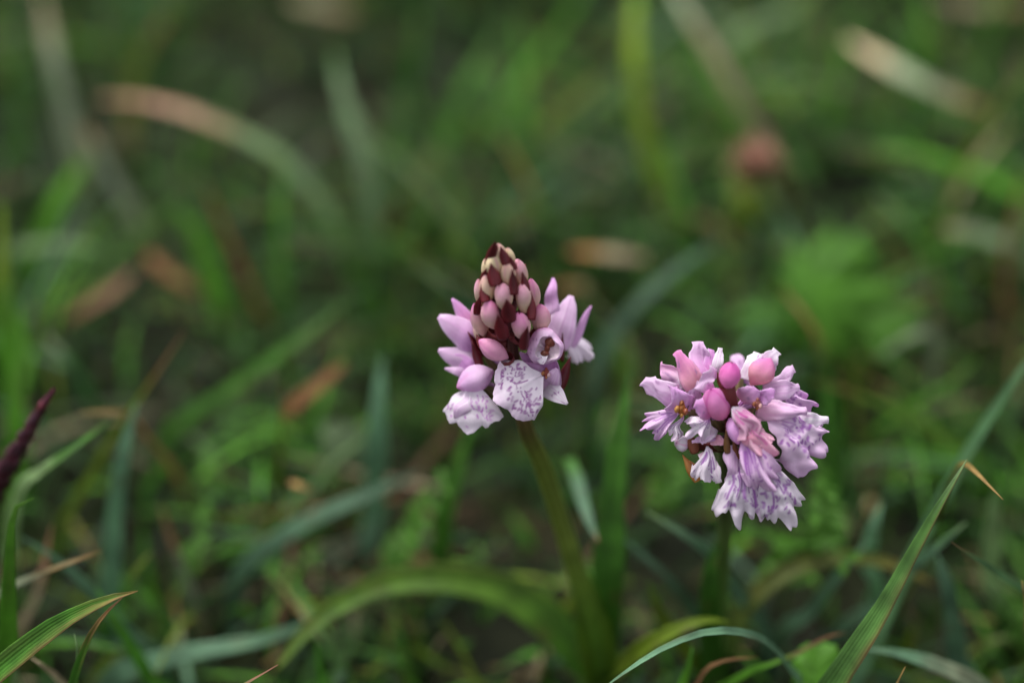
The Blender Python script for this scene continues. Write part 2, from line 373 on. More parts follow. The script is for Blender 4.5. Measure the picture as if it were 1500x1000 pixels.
GL('glossy blue-green grass leaf arching sharply in focus below the pink orchid',
   [(1160, 985, 4.6), (1128, 945, 6.0), (1085, 926, 6.9), (1030, 927, 7.3), (970, 950, 7.2), (925, 978, 7.0), (880, 1010, 6.7)], 0.36, TEAL, TEAL * 1.5, TEAL * 1.7, 0.6, fold=0.3, roll=-0.5, taper=1.2, nu=9)
GL('long straight sharp green grass leaf slanting up beside the pink orchid',
   [(1190, 1050, 5.2), (1232, 985, 6.5), (1292, 893, 7.8), (1345, 795, 9.0), (1385, 725, 9.9), (1417, 672, 10.5)], 0.80, GREEN * .9 + OLIVE * .3, GREEN * 1.0 + PALE * .2, PALE * .8, 0.95, fold=0.3, roll=0.05, edge=BROWN, taper=0.62, nu=9)
GL('long grey-green grass leaf leaning out behind the sharp slanting leaf',
   [(1270, 960, 2.4), (1330, 830, 4.4), (1400, 695, 6.6), (1450, 612, 7.9), (1500, 538, 9.0), (1545, 470, 9.8)], 0.42, TEAL * .8, TEAL * .7 + GREEN * .4, TEAL * .9, 0.95, fold=0.3, roll=0.2, taper=1.2)
GL('blurred grey-green grass leaf tip crossing behind the sharp slanting leaf',
   [(1300, 880, 3.0), (1340, 830, 4.6), (1380, 795, 5.8), (1416, 764, 6.6)], 0.36, TEAL, TEAL * 1.3, PALE, 0.92)
GL('small sharp orange straw tip pointing down beside the long slanting leaf',
   [(1335, 860, 2.4), (1375, 750, 6.0), (1400, 690, 8.4), (1412, 679, 9.0), (1428, 690, 9.5), (1447, 709, 9.7), (1469, 731, 9.8)], 0.19, GREEN, OLIVE, GOLD * 1.05, 0.82, taper=2.0, nseg=44)
GL('green grass leaf ending in a small dark brown withered tip',
   [(1520, 880, 5.4), (1470, 845, 6.6), (1430, 818, 7.6), (1408, 804, 8.2), (1393, 793, 8.6)], 0.34, GREEN, TEAL * .7 + GREEN * .5, BROWN * .6, 0.93, taper=1.1)
GL('orange dry grass tip at the edge of the frame', [(1506, 930, 6.0), (1503, 890, 7.0), (1497, 850, 7.8)], 0.16, RUST, GOLD * .8, GOLD, 0.6, mat=M_DRY)
GL('tiny orange grass tip poking up at the bottom beneath the slanting leaf', [(1303, 1035, 5.4), (1312, 1005, 6.3), (1326, 976, 7.0)], 0.14, OLIVE, GOLD * .7, GOLD, 0.6, mat=M_DRY)
GL('pale sharp grass tip with pink end at the bottom below the arching orchid leaf',
   [(310, 1040, 5.6), (352, 1006, 6.6), (382, 988, 7.1), (407, 973, 7.4)], 0.2, TEAL, PALE * 1.4, PINKB, 0.85, taper=0.9)
GL('grey grass leaf with orange mottled end above the sharp leaf in the corner',
   [(-50, 905, 4.4), (0, 868, 5.8), (45, 846, 6.5), (80, 832, 6.9), (118, 818, 7.1), (150, 806, 7.0)], 0.36, TEAL * .8, GREY * .8, GOLD * .55, 0.84, fold=0.2)
GL('glaucous grass leaf descending behind the orange mottled leaf', [(190, 930, 2.2), (140, 870, 3.9), (85, 820, 5.2), (30, 785, 6.0)], 0.36, GREEN, TEAL * 1.6, TEAL * 1.4, 0.9)
GL('pale grey-green grass leaf beside the purple spike', [(30, 720, 6.2), (65, 688, 7.6), (100, 662, 8.2), (135, 636, 8.2), (163, 614, 8.0)], 0.42, GREEN, PALE * 1.5, GREEN, 0.8, fold=0.3, peak=0.4)
GL('short golden withered leaf tip beside the purple spike', [(215, 640, 5.4), (195, 612, 6.6), (172, 604, 7.2), (145, 603, 7.3), (113, 606, 7.2)], 0.26, GREEN, GOLD, GOLD * .8, 0.5, mat=M_DRY)
GL('thin yellow-green grass leaf with a rusty needle tip', [(120, 720, 3.6), (165, 640, 5.6), (205, 582, 7.0), (240, 530, 8.0), (268, 487, 8.6)], 0.28, GREEN, YELLOW, RUST, 0.84, taper=0.8)
GL('small grass leaf curling out beneath the sharp corner leaf', [(40, 1050, 3.0), (20, 990, 4.2), (0, 935, 5.2), (-30, 905, 5.8)], 0.4, GREEN, PALE, GREEN, 0.9)
GL('pale pink dry sheath lying at the bottom by the corner leaf', [(105, 1015, 3.2), (80, 990, 4.6), (60, 972, 5.4), (45, 962, 5.6)], 0.34, BROWN, PINKB * 1.3, STRAW, 0.6, mat=M_DRY, taper=1.6)
GL('small grey-green leaf pointing down beside the orchid stem, brown at its tip',
   [(834, 672, 5.8), (846, 705, 6.0), (858, 748, 6.1), (877, 796, 6.0)], 0.36, GREEN, TEAL * .95, BROWN * 1.4, 0.93, root=False, taper=1.5)
GL('grey-green grass leaf with blunt end below the pink orchid', [(1075, 860, 3.6), (1040, 812, 5.0), (995, 778, 6.0), (945, 748, 6.5)], 0.42, TEAL * .8, TEAL * 1.2, PALE, 0.93)
GL('dark glaucous grass leaf slanting down between the two orchid stems', [(1020, 900, 2.6), (985, 855, 4.0), (945, 815, 4.8), (908, 785, 5.2)], 0.42, DARK, TEAL * .9, TEAL, 0.9)

LIFT = 1.6; THIN = .92
# --- middle distance, moderately blurred
GL('wide upright blue-green grass leaf standing above the sharp corner leaf',
   [(160, 960, 0.0), (163, 870, 2.0), (168, 760, 4.2), (180, 670, 6.0), (200, 590, 7.2)], 0.62, TEAL * 1.0, TEAL * 1.35, TEAL * 1.2, 0.9, taper=1.8, fold=0.15)
GL('short broad blue-green grass leaf between the purple spike and the two-tone orchid',
   [(548, 760, 1.5), (550, 690, 3.2), (553, 610, 5.0), (560, 520, 6.4)], 0.74, TEAL * .8, TEAL * 1.3, TEAL * 1.2, 0.95, taper=2.0, fold=0.15)
GL('blue-green grass leaf bowing over the dark hollow', [(330, 905, 0.3), (350, 845, 1.4), (400, 795, 2.5), (470, 755, 3.3), (545, 722, 3.6), (620, 690, 3.5)], 0.56, TEAL * .6, TEAL * .8, TEAL * .5, 0.9, fold=0.15)
GL('light blue-green grass leaf lying low above the bottom edge', [(170, 990, 1.4), (230, 968, 2.1), (310, 950, 2.5), (390, 935, 2.4), (470, 905, 2.0)], 0.6, TEAL * .7, TEAL * 1.0, TEAL * .7, 0.85, fold=0.2)
GL('slender green grass leaf rising steeply from the low blue-green leaf', [(225, 1000, 2.0), (200, 960, 3.2), (170, 910, 4.4), (140, 860, 5.2)], 0.42, GREEN, GREEN * 1.3, GREEN, 0.9)
GL('green grass leaf slanting across the middle towards the two-tone orchid', [(245, 640, 1.6), (300, 596, 3.0), (370, 548, 4.2), (440, 497, 5.0), (510, 440, 5.4)], 0.5, GREEN * .8, GREEN * .85, GREEN * .7, 0.9, fold=0.2)
GL('broad rust-brown dead leaf slanting in the middle', [(416, 608, 4.2), (438, 588, 4.6), (470, 562, 4.8), (508, 530, 4.8)], 0.48, RUST * .6, RUST * .65, RUST * .5, 0.5, mat=M_DRY, taper=1.9, root=False)
GL('thin upright grass stalk with an orange tip by the rust-brown leaf', [(402, 760, 1.4), (408, 690, 3.2), (413, 620, 5.0), (416, 563, 6.2)], 0.2, OLIVE, YELLOW * .8, RUST, 0.9)
GL('orange fleck of dead leaf caught in the middle of the grass', [(424, 705, 5.2), (440, 712, 5.4), (458, 718, 5.3)], 0.18, RUST * .6, GOLD * .5, RUST * .6, 0.6, root=False, mat=M_DRY, taper=1.6)
GL('dull green grass leaf ending bluntly near the wide upright leaf', [(175, 890, 2.6), (185, 858, 3.6), (205, 828, 4.2), (222, 808, 4.4)], 0.38, GREEN, GREEN * 1.1, OLIVE * 1.2, 0.85)
GL('dim brown stalk leaning over the dark hollow', [(290, 900, 0.6), (270, 840, 2.0), (252, 790, 3.0), (235, 740, 3.8)], 0.3, BROWN, GREY * .7, BROWN, 0.7)
GL('pale straw grass tip on the dull green stalk by the purple spike', [(55, 870, 3.0), (66, 820, 4.2), (76, 770, 5.4)], 0.3, BROWN, STRAW * .7, PINKB, 0.7, mat=M_DRY)
GL('bright yellow-green grass leaf along the frame edge high up', [(30, 640, 1.8), (12, 540, 4.2), (4, 430, 6.4), (2, 300, 8.4)], 0.6, GREEN * 1.2, BRIGHT * 1.1, YELLOW * 1.2, 0.75)
GL('second bright green grass leaf along the frame edge, leaning inward', [(20, 720, 1.6), (22, 610, 4.0), (30, 500, 5.8), (24, 420, 7.0)], 0.6, GREEN, BRIGHT, GREEN, 0.9)
GL('short green grass leaf leaning below the litter patch', [(140, 600, 1.0), (118, 560, 2.4), (95, 525, 3.4), (66, 492, 4.0)], 0.4, GREEN, TEAL * .6 + GREEN * .6, GREY, 0.85)
GL('small dark green grass leaf behind the golden withered tip', [(232, 690, 2.2), (238, 650, 3.4), (246, 610, 4.6), (250, 592, 5.0)], 0.32, GREEN, GREEN * 1.3, GREEN, 0.9)
GL('wide light green upright grass leaf at the frame edge below the straw tip', [(1450, 850, 2.2), (1452, 800, 3.6), (1456, 745, 5.0), (1466, 690, 6.2)], 0.62, GREEN * 1.1, PALE * .8, GREEN * 1.3, 0.9, taper=1.8)
GL('short pale blue-green leaf under the long slanting leaf', [(1268, 830, 3.0), (1274, 795, 4.0), (1282, 762, 4.7), (1292, 735, 5.0)], 0.62, TEAL, TEAL * 1.8, TEAL * 1.4, 0.9, taper=2.2)
GL('dark teal grass leaf beside the sharp slanting leaf near the bottom', [(1185, 900, 2.0), (1215, 860, 3.4), (1250, 815, 4.6), (1275, 790, 5.0)], 0.4, DARK, TEAL, TEAL, 0.9)
GL('broad green leaf tip below the brown withered tip', [(1400, 960, 2.2), (1395, 900, 3.6), (1385, 850, 4.6), (1372, 812, 5.2)], 0.66, DARK, TEAL * .8, TEAL * .8, 0.9, taper=1.8)
GL('dull green grass leaf low at the bottom under the slanting leaf', [(1440, 1010, 3.4), (1375, 975, 4.4), (1310, 955, 4.8), (1265, 950, 4.8)], 0.6, GREEN, GREY * .7, TEAL, 0.8)
GL('narrow green grass leaf curving above a brown tip at the bottom', [(1095, 985, 4.4), (1130, 972, 5.0), (1175, 953, 5.3), (1205, 935, 5.3), (1240, 925, 5.0)], 0.22, GREEN, BRIGHT * .7, BROWN * .7, 0.78)
GL('small brown dead leaf tip below the arching blue-green leaf', [(1000, 1040, 3.8), (1030, 985, 5.2), (1060, 967, 5.6), (1110, 962, 5.4)], 0.18, GREEN, BROWN * .9, BROWN, 0.5, mat=M_DRY)
GL('light green grass leaf rising at the bottom beneath the arching blue-green leaf', [(985, 1060, 3.0), (998, 1010, 4.2), (1010, 970, 5.0), (1014, 945, 5.4)], 0.4, GREEN, BRIGHT, GREEN, 0.9)
GL('olive-green stalk running slantwise behind the pink orchid', [(1440, 690, 1.4), (1400, 652, 2.6), (1330, 612, 3.8), (1260, 580, 4.8), (1190, 556, 5.4)], 0.32, GREEN, OLIVE * .7 + GREEN * .7, BROWN, 0.88, fold=0.8)
GL('thin bright green stalk crossing the olive-green stalk', [(1322, 605, 2.6), (1360, 580, 3.6), (1400, 555, 4.2), (1430, 525, 4.6)], 0.22, GREEN, BRIGHT * .9, GREEN, 0.9)
GL('bent grey grass leaf folded over behind the pink orchid', [(1362, 600, 1.0), (1366, 545, 2.6), (1372, 495, 3.8), (1350, 486, 4.0), (1315, 502, 3.6), (1285, 526, 3.2)], 0.36, DARK, GREY * .8, GREY, 0.9)
GL('upright green grass leaf close behind the pink orchid', [(1235, 720, 0.5), (1228, 640, 2.6), (1217, 560, 4.4), (1200, 500, 5.6), (1178, 462, 6.2), (1145, 423, 6.3)], 0.3, GREEN, GREEN * 1.1, RUST * .7, 0.72)
GL('thin green stalk with brown point above the pink orchid', [(1065, 560, 1.8), (1070, 510, 3.2), (1076, 465, 4.4), (1082, 432, 5.2)], 0.2, GREEN, OLIVE, RUST, 0.9)
GL('dark green tuft leaf beside the pink orchid', [(1225, 800, 0.5), (1215, 700, 2.6), (1208, 620, 4.2), (1214, 535, 5.6)], 0.4, DARK, GREEN, GREEN, 0.9)
GL('curved dark teal grass leaf between the two flower heads', [(868, 640, 1.2), (872, 560, 3.0), (892, 500, 4.0), (940, 440, 5.0), (1000, 388, 5.4), (1060, 350, 5.2)], 0.5, DARK, TEAL * .5, TEAL * .4, 0.9, fold=0.15)
GL('green upright grass leaf behind the arching orchid leaf', [(640, 850, 0.4), (650, 760, 2.4), (672, 680, 4.0), (690, 620, 5.0)], 0.6, DARK, GREEN * 1.1, GREEN, 0.9)
GL('narrow green grass leaf over the pale round leaf', [(470, 700, 2.4), (492, 672, 3.2), (515, 655, 3.8), (545, 630, 4.2)], 0.24, GREEN, PALE * .9, GREEN, 0.9)
GL('small upright green grass leaf beside the arching orchid leaf tip', [(480, 1050, 1.2), (470, 985, 2.8), (462, 930, 4.0)], 0.3, GREEN, GREEN * 1.3, GREEN, 0.9)

LIFT = 1.75; THIN = .84
# --- far, strongly blurred
GL('long grey-green grass leaf arching to a pink-brown dead end', [(530, 430, 0.4), (490, 330, 2.4), (430, 248, 4.2), (370, 205, 5.2), (310, 178, 5.7), (250, 158, 5.9), (190, 146, 5.8), (140, 146, 5.4)],
   0.58, GREEN, PALE * .72, PINKB * .65 + GREY * .12, 0.62, fold=0.15, taper=2.4)
GL('thin orange-brown dead grass leaf standing under the long arching leaf', [(375, 445, 1.6), (355, 395, 3.0), (328, 335, 4.6), (297, 262, 6.2)], 0.32, OLIVE * .6, RUST * .9, GOLD * .6, 0.8, mat=M_DRY)
GL('upright green grass leaf under the long arching leaf', [(420, 470, 0.6), (413, 390, 2.4), (410, 320, 4.0), (414, 235, 5.4)], 0.5, GREEN, GREEN * 1.3, GREEN, 0.9)
GL('wide pale green grass leaf standing beyond the two-tone orchid', [(548, 430, 0.4), (548, 330, 2.6), (530, 230, 4.6), (500, 130, 6.2), (488, 70, 6.8)], 0.7, GREEN, PALE * .4 + TEAL * .2, GREEN, 0.9, taper=2)
GL('grass leaf with an orange point rising over the two-tone orchid', [(820, 400, 1.2), (800, 335, 3.0), (775, 275, 4.6), (755, 235, 5.6), (735, 200, 6.2)], 0.32, GREEN, GREEN * 1.2, GOLD * .8, 0.66)
GL('brilliant yellow-green grass leaf standing tall at the top', [(985, 330, 0.8), (955, 240, 3.0), (935, 150, 5.0), (928, 60, 6.8), (935, -40, 8.2)], 0.78, GREEN * 1.2, YELLOW * 1.1, BRIGHT, 0.9, taper=2.0)
GL('green grass leaf beside the brilliant yellow-green one', [(775, 260, 0.6), (772, 170, 2.8), (765, 90, 4.4), (760, 20, 5.8)], 0.6, GREEN, GREEN * 1.4, GREEN, 0.9)
GL('leafy green grass leaf leaning at the top between taller leaves', [(770, 110, 2.0), (805, 60, 3.4), (840, 10, 4.8), (865, -40, 5.8)], 0.6, GREEN, BRIGHT, GREEN, 0.9)
GL('olive grass leaf slanting behind the brilliant yellow-green leaf', [(765, 220, 1.4), (800, 182, 2.4), (850, 140, 3.4), (900, 100, 4.2)], 0.56, GREEN, OLIVE * 1.3, OLIVE * 1.2, 0.9)
GL('long straw-coloured grass leaf leaning above the reddish flower head', [(1150, 265, 1.2), (1122, 205, 2.8), (1085, 150, 4.2), (1045, 80, 5.6), (1005, 15, 6.6), (975, -40, 7.0)], 0.6, OLIVE, STRAW * .55, GREY * 1.0, 0.75, fold=0.15, taper=2)
GL('bright green grass leaf lying along the straw-coloured leaf', [(1085, 190, 1.6), (1050, 120, 3.2), (1025, 60, 4.6), (1000, 0, 5.6)], 0.5, GREEN, BRIGHT, GREEN, 0.9)
GL('broad bleached dead leaf lying across the grass at the top', [(1445, 160, 4.2), (1390, 140, 4.6), (1330, 110, 5.0), (1280, 82, 5.1), (1238, 56, 5.0)], 0.62, BROWN * 1.0, GREY * 1.1, STRAW * .95, 0.6, root=False, mat=M_DRY, taper=2.6, fold=0.1)
GL('bright green grass leaf bowing below the bleached dead leaf', [(1545, 320, 2.6), (1490, 285, 3.8), (1430, 255, 4.7), (1370, 232, 5.2), (1310, 220, 5.3), (1258, 216, 5.0)], 0.56, PALE * .8, BRIGHT * 1.1, GREEN, 0.9, fold=0.15, taper=1.8)
GL('thin yellow-green stalk crossing in front of the bowing leaf', [(1375, 345, 3.0), (1392, 285, 4.8), (1430, 205, 6.8), (1465, 150, 8.0), (1510, 80, 9.0)], 0.26, GREEN, YELLOW * .8, OLIVE, 0.7)
GL('green grass leaf curving down below the bowing leaf', [(1425, 480, 0.6), (1390, 425, 2.2), (1362, 375, 3.6), (1325, 322, 4.8), (1280, 282, 5.4)], 0.42, GREEN, GREEN * 1.3, PALE * .7, 0.85)
GL('rusty dead stalk hanging at the frame edge below the bowing leaf', [(1470, 440, 1.4), (1474, 380, 3.2), (1484, 320, 5.0), (1498, 262, 6.4)], 0.34, BROWN, RUST * .8, RUST, 0.7, mat=M_DRY)
GL('wide green upright grass leaf at the top behind the bleached leaf', [(1355, 210, 0.4), (1352, 130, 2.8), (1350, 60, 4.8), (1352, -30, 6.8)], 0.7, GREEN, BRIGHT * .9, GREEN, 0.9, taper=2)
GL('short green grass leaf at the top beside a dark gap', [(1215, 190, 1.2), (1225, 140, 2.6), (1235, 95, 3.8), (1228, 50, 4.6)], 0.6, GREEN, BRIGHT * .9, GREEN, 0.9)
GL('green grass leaf at the corner beyond the bleached leaf', [(1440, 120, 1.2), (1448, 60, 3.0), (1462, 0, 4.6), (1480, -60, 5.8)], 0.6, GREEN, BRIGHT * .7, GREEN, 0.9)
GL('small rusty dead leaf lying flat beyond the two-tone orchid', [(945, 378, 3.2), (910, 374, 3.5), (870, 370, 3.5), (832, 368, 3.3)], 0.42, STRAW * .6, STRAW * .55, RUST, 0.6, root=False, mat=M_DRY, taper=2.2)
GL('tiny tan dead leaf beside the flower buds', [(860, 418, 3.2), (835, 418, 3.4), (808, 424, 3.4)], 0.3, STRAW * .6, RUST * .7, RUST * .6, 0.6, root=False, mat=M_DRY, taper=2.2)
GL('pale green grass leaf end just behind the two-tone orchid', [(700, 480, 3.6), (665, 432, 5.2), (635, 408, 6.0), (606, 385, 6.4)], 0.4, GREEN, TEAL * 1.0, PALE * .7, 0.85)
GL('pale dead leaf under the bowing green leaf', [(1500, 360, 2.2), (1460, 350, 2.6), (1420, 340, 2.8), (1380, 335, 2.7)], 0.6, GREY * .6, GREY * .8, STRAW * .6, 0.8, root=False, mat=M_DRY, taper=2.4)
GL('reddish-brown dead leaf tip under the bowing green leaf', [(1310, 375, 2.0), (1295, 350, 3.0), (1278, 325, 3.8), (1262, 305, 4.2)], 0.3, BROWN * .8, RUST * .6, RUST * .5, 0.8, mat=M_DRY)
GL('tan dead grass leaf standing at the top corner', [(120, 260, 1.6), (98, 170, 3.6), (80, 90, 5.4), (60, -10, 7.0)], 0.7, OLIVE, GREY * .75, STRAW * .5, 0.8, mat=M_DRY, taper=2)
GL('dim tan dead grass leaf leaning below the pink-brown leaf end', [(205, 330, 1.0), (170, 270, 2.4), (140, 215, 3.6), (120, 180, 4.2)], 0.6, OLIVE, GREY * .7, BROWN, 0.85, mat=M_DRY, taper=2)
GL('brownish dead leaf bending at the top beside the corner', [(190, 190, 1.2), (195, 120, 2.8), (220, 60, 4.2), (250, 20, 5.0)], 0.56, BROWN, OLIVE, BROWN, 0.8, mat=M_DRY)
GL('fresh green grass leaf below the tan dead leaves', [(40, 400, 0.6), (70, 330, 2.4), (100, 270, 3.6), (135, 225, 4.4)], 0.8, GREEN * 1.2, BRIGHT * 1.1, OLIVE, 0.9, taper=2)
GL('light green grass leaf lying over the litter patch', [(20, 370, 2.0), (70, 358, 2.6), (120, 360, 2.8), (165, 372, 2.6)], 0.5, TEAL, PALE * .6, GREEN, 0.9)
GL('pink-brown dead leaf lying in the litter patch', [(95, 470, 1.2), (130, 448, 1.8), (165, 425, 2.2), (200, 395, 2.4)], 0.45, BROWN, PINKB * .5, PINKB * .45, 0.5, root=False, mat=M_DRY, taper=2.4)
GL('brown curled dead leaf beside the pink-brown one in the litter patch', [(300, 430, 1.2), (270, 415, 1.8), (240, 395, 2.2), (215, 370, 2.4)], 0.6, BROWN * .8, BROWN * 1.1, RUST * .6, 0.5, root=False, mat=M_DRY, taper=2.4)
GL('broad green grass leaf above the litter patch', [(330, 470, 0.8), (310, 400, 2.4), (285, 340, 3.8), (255, 300, 4.6)], 0.9, GREEN, BRIGHT * .95, GREEN, 0.9, taper=2)
GL('tan dead leaf end at the top in front of the dark hollow', [(520, 20, 2.6), (490, 16, 3.0), (455, 10, 3.2), (425, 0, 3.2)], 0.6, BROWN, STRAW * .55, STRAW * .5, 0.6, root=False, mat=M_DRY, taper=2.4)
GL('dark blue-green grass leaf at the edge beneath the tan leaf', [(40, 260, 0.6), (30, 180, 2.6), (22, 110, 4.2), (30, 40, 5.4)], 0.7, DARK, GREEN * .8, DARK, 0.9)
GL('olive grass leaf with orange base near the two-tone orchid', [(570, 330, 1.4), (585, 300, 2.4), (605, 270, 3.2), (630, 240, 3.8)], 0.34, OLIVE, RUST * .7, OLIVE, 0.6)
GL('green grass leaf rising between the far leaves at the top', [(640, 260, 0.6), (660, 180, 2.4), (690, 110, 4.0), (735, 40, 5.2)], 0.6, GREEN, GREEN * 1.1, GREEN, 0.9)
GL('dark green grass leaf beyond the pale standing leaf', [(590, 210, 0.6), (600, 130, 2.6), (612, 60, 4.2), (615, -20, 5.8)], 0.6, DARK, GREEN * .7, DARK, 0.9)
GL('green grass leaf leaning by the reddish flower head', [(1010, 360, 1.0), (1000, 300, 2.4), (985, 250, 3.4), (965, 200, 4.2)], 0.5, GREEN, GREEN * 1.2, GREEN, 0.9)
GL('pale olive grass leaf near the top above the bleached leaf', [(1070, 60, 3.0), (1110, 35, 3.6), (1150, 20, 4.0), (1195, -20, 4.4)], 0.66, OLIVE, PALE * .6, OLIVE, 0.8)
GL('tan dead leaf at the top corner behind the green leaves', [(1500, 5, 3.0), (1450, 12, 3.4), (1400, 8, 3.6), (1370, -5, 3.6)], 0.6, BROWN, STRAW * .5, STRAW * .4, 0.7, root=False, mat=M_DRY, taper=2.4)

# ------------------------------------------------------------------ purple grass spike
def spike():
    P = spline([PH(*p) for p in [(-70, 900, 0.0), (-62, 840, 2.8), (-30, 770, 5.4), (0, 706, 7.2), (30, 652, 8.5), (56, 606, 9.4), (79, 570, 10.1)]], 60)
    r = empty('grass_flower_spike', P[0], 'dark purple grass flower spike leaning in at the frame edge', 'grass')
    n0 = 34
    c = mixc(GREEN, OLIVE, np.linspace(0, 1, n0 + 4))
    V, F, C, UV = tube(P[:n0 + 4], 0.07, c, 8); mk('stalk', V, F, C, M_STEM, r, UV=UV)
    H = spline(P[n0:], 30); T = tangents(H); t = np.linspace(0, 1, 30)
    core = tube(H, 0.17 * np.sqrt(np.clip(1 - t ** 3, 0.02, 1)) , MAROON * .8, 8)
    parts = [core]
    for i in range(90):
        f = (i + 0.5) / 90; k = min(int(f * 29), 28)
        A = nrm(np.cross(T[k], [0.3, 0.2, 1])); B = np.cross(T[k], A); th = i * 2.39996
        rad = math.cos(th) * A + math.sin(th) * B; ta = math.cos(th + 1.57) * A + math.sin(th + 1.57) * B
        sz = 0.20 * (1.1 - 0.6 * f ** 3); b = H[k] + rad * 0.11 * (1.1 - f ** 3)
        v = np.linspace(0, 1, 5); u = np.array([-1, 0, 1.0]); prof = np.array([.5, .95, 1, .65, .05])
        VV = b + (v * sz * 2.3)[:, None, None] * (T[k] * .92 + rad * .38 * (1 - f)) + (prof[:, None] * u * sz * .55)[..., None] * ta + (prof[:, None] * (1 - np.abs(u)) * sz * .45)[..., None] * rad
        cc = np.array([.045, .014, .022]) * rng.uniform(.5, 1.8) + np.array([.03, .012, .022]) * rng.random() + (np.array([.10, .015, .03]) if f > .85 else 0) * rng.random()
        parts.append((VV.reshape(-1, 3), gridF(3, 5), np.tile(cc, (15, 1))))
    V, F, C, UV = join(parts)
    mk('spike_scales', V, F, C, M_BRACT, r, UV=UV)
spike()

# ------------------------------------------------------------------ herbs with broader leaves
def polar_leaf(center, dir_, normal, L, outline, col, vein_col, ntheta=72, nr=10, dome=0.12, wav=0.05):
    """flat leaf around its stalk point; outline(theta) gives the radius, theta 0 along dir_"""
    d = nrm(dir_); n = nrm(np.asarray(normal) - np.dot(normal, d) * d); s = np.cross(d, n)
    th = np.linspace(-math.pi, math.pi, ntheta, endpoint=False); r = np.linspace(0.03, 1, nr)
    TH, RR = np.meshgrid(th, r); rad = outline(TH) * L * RR
    h = -dome * L * RR ** 2 + wav * L * np.sin(TH * 7) * RR ** 2
    V = center + (rad * np.cos(TH))[..., None] * d + (rad * np.sin(TH))[..., None] * s + h[..., None] * n
    vv = np.exp(-(np.sin(TH * 3.5) / 0.25) ** 2) * 0.35 * (1 - RR * .5)
    C = mixc(col, vein_col, vv)
    UV = np.stack([TH / 6.28 + .5, RR], -1)
    return V.reshape(-1, 3), gridF(ntheta, nr, True), C.reshape(-1, 3), UV.reshape(-1, 2)
def lobed(k, depth, sharp=1.0, lean=0.35):
    return lambda th: (1 - depth + depth * np.abs(np.cos(th * k / 2)) ** sharp) * (0.62 + lean * np.cos(th)) / (0.62 + lean) * (1 + 0.05 * np.cos(th * 23))
def herb(label, px, py, h, L, outline, col, up=(0, -0.35, 1), dir_=(1, 0, 0), name='herb_leaf', stalk_dir=(0.0, 0.6)):
    c = PH(px, py, h); base = np.array([c[0] + stalk_dir[0], c[1] + stalk_dir[1], 0.0]); base[2] = gz(base[0], base[1]) - 0.1
    r = empty(name, base, label, 'leaf')
    V, F, C, UV = polar_leaf(c, dir_, up, L, outline, col, col * 1.25); mk('leaf_surface', V, F, C, M_LEAF, r, UV=UV, solid=0.015)
    V, F, C, UV = tube(spline([base, (base + c) / 2 + np.array([0.1, 0.15, 0.2]), c - np.array([0, 0, 0.02])], 10), 0.05, GREEN, 6)
    mk('stalk', V, F, C, M_STEM, r, UV=UV)
    return r
herb('large bright green lobed leaf spread behind the pink orchid', 1180, 425, 3.4, 3.0, lobed(11, 0.5, 0.7, 0.40), BRIGHT * 1.0, up=(0.1, -0.75, 1), dir_=(1, 0.05, -0.05))
herb('smaller bright green lobed leaf tucked against the large lobed leaf', 1275, 455, 2.6, 1.8, lobed(9, 0.5, 0.7), BRIGHT * .85, up=(-0.1, -0.6, 1), dir_=(0.7, -0.7, -0.1))
herb('bright green lobed leaf above the large lobed leaf', 1235, 385, 3.0, 1.7, lobed(9, 0.5, 0.7), BRIGHT * .9, up=(0.2, -0.5, 1), dir_=(0.5, 0.8, 0.1))
herb('dark green lobed leaf under the large lobed leaf', 1150, 470, 2.2, 1.7, lobed(9, 0.5, 0.7), GREEN * 1.1, up=(-0.2, -0.6, 1), dir_=(-0.8, -0.4, 0))
herb('pale rounded leaf in the middle of the grass by the broad blue-green leaf', 488, 652, 3.0, 1.2, lobed(3, 0.35, 1, 0.3), PALE * .5, up=(0.3, -0.9, 1))
herb('bright green scalloped leaf at the bottom under the slanting leaf', 1190, 985, 4.2, 0.95, lobed(7, 0.16, 1, 0.2), BRIGHT * 1.2, up=(0, -0.7, 1))

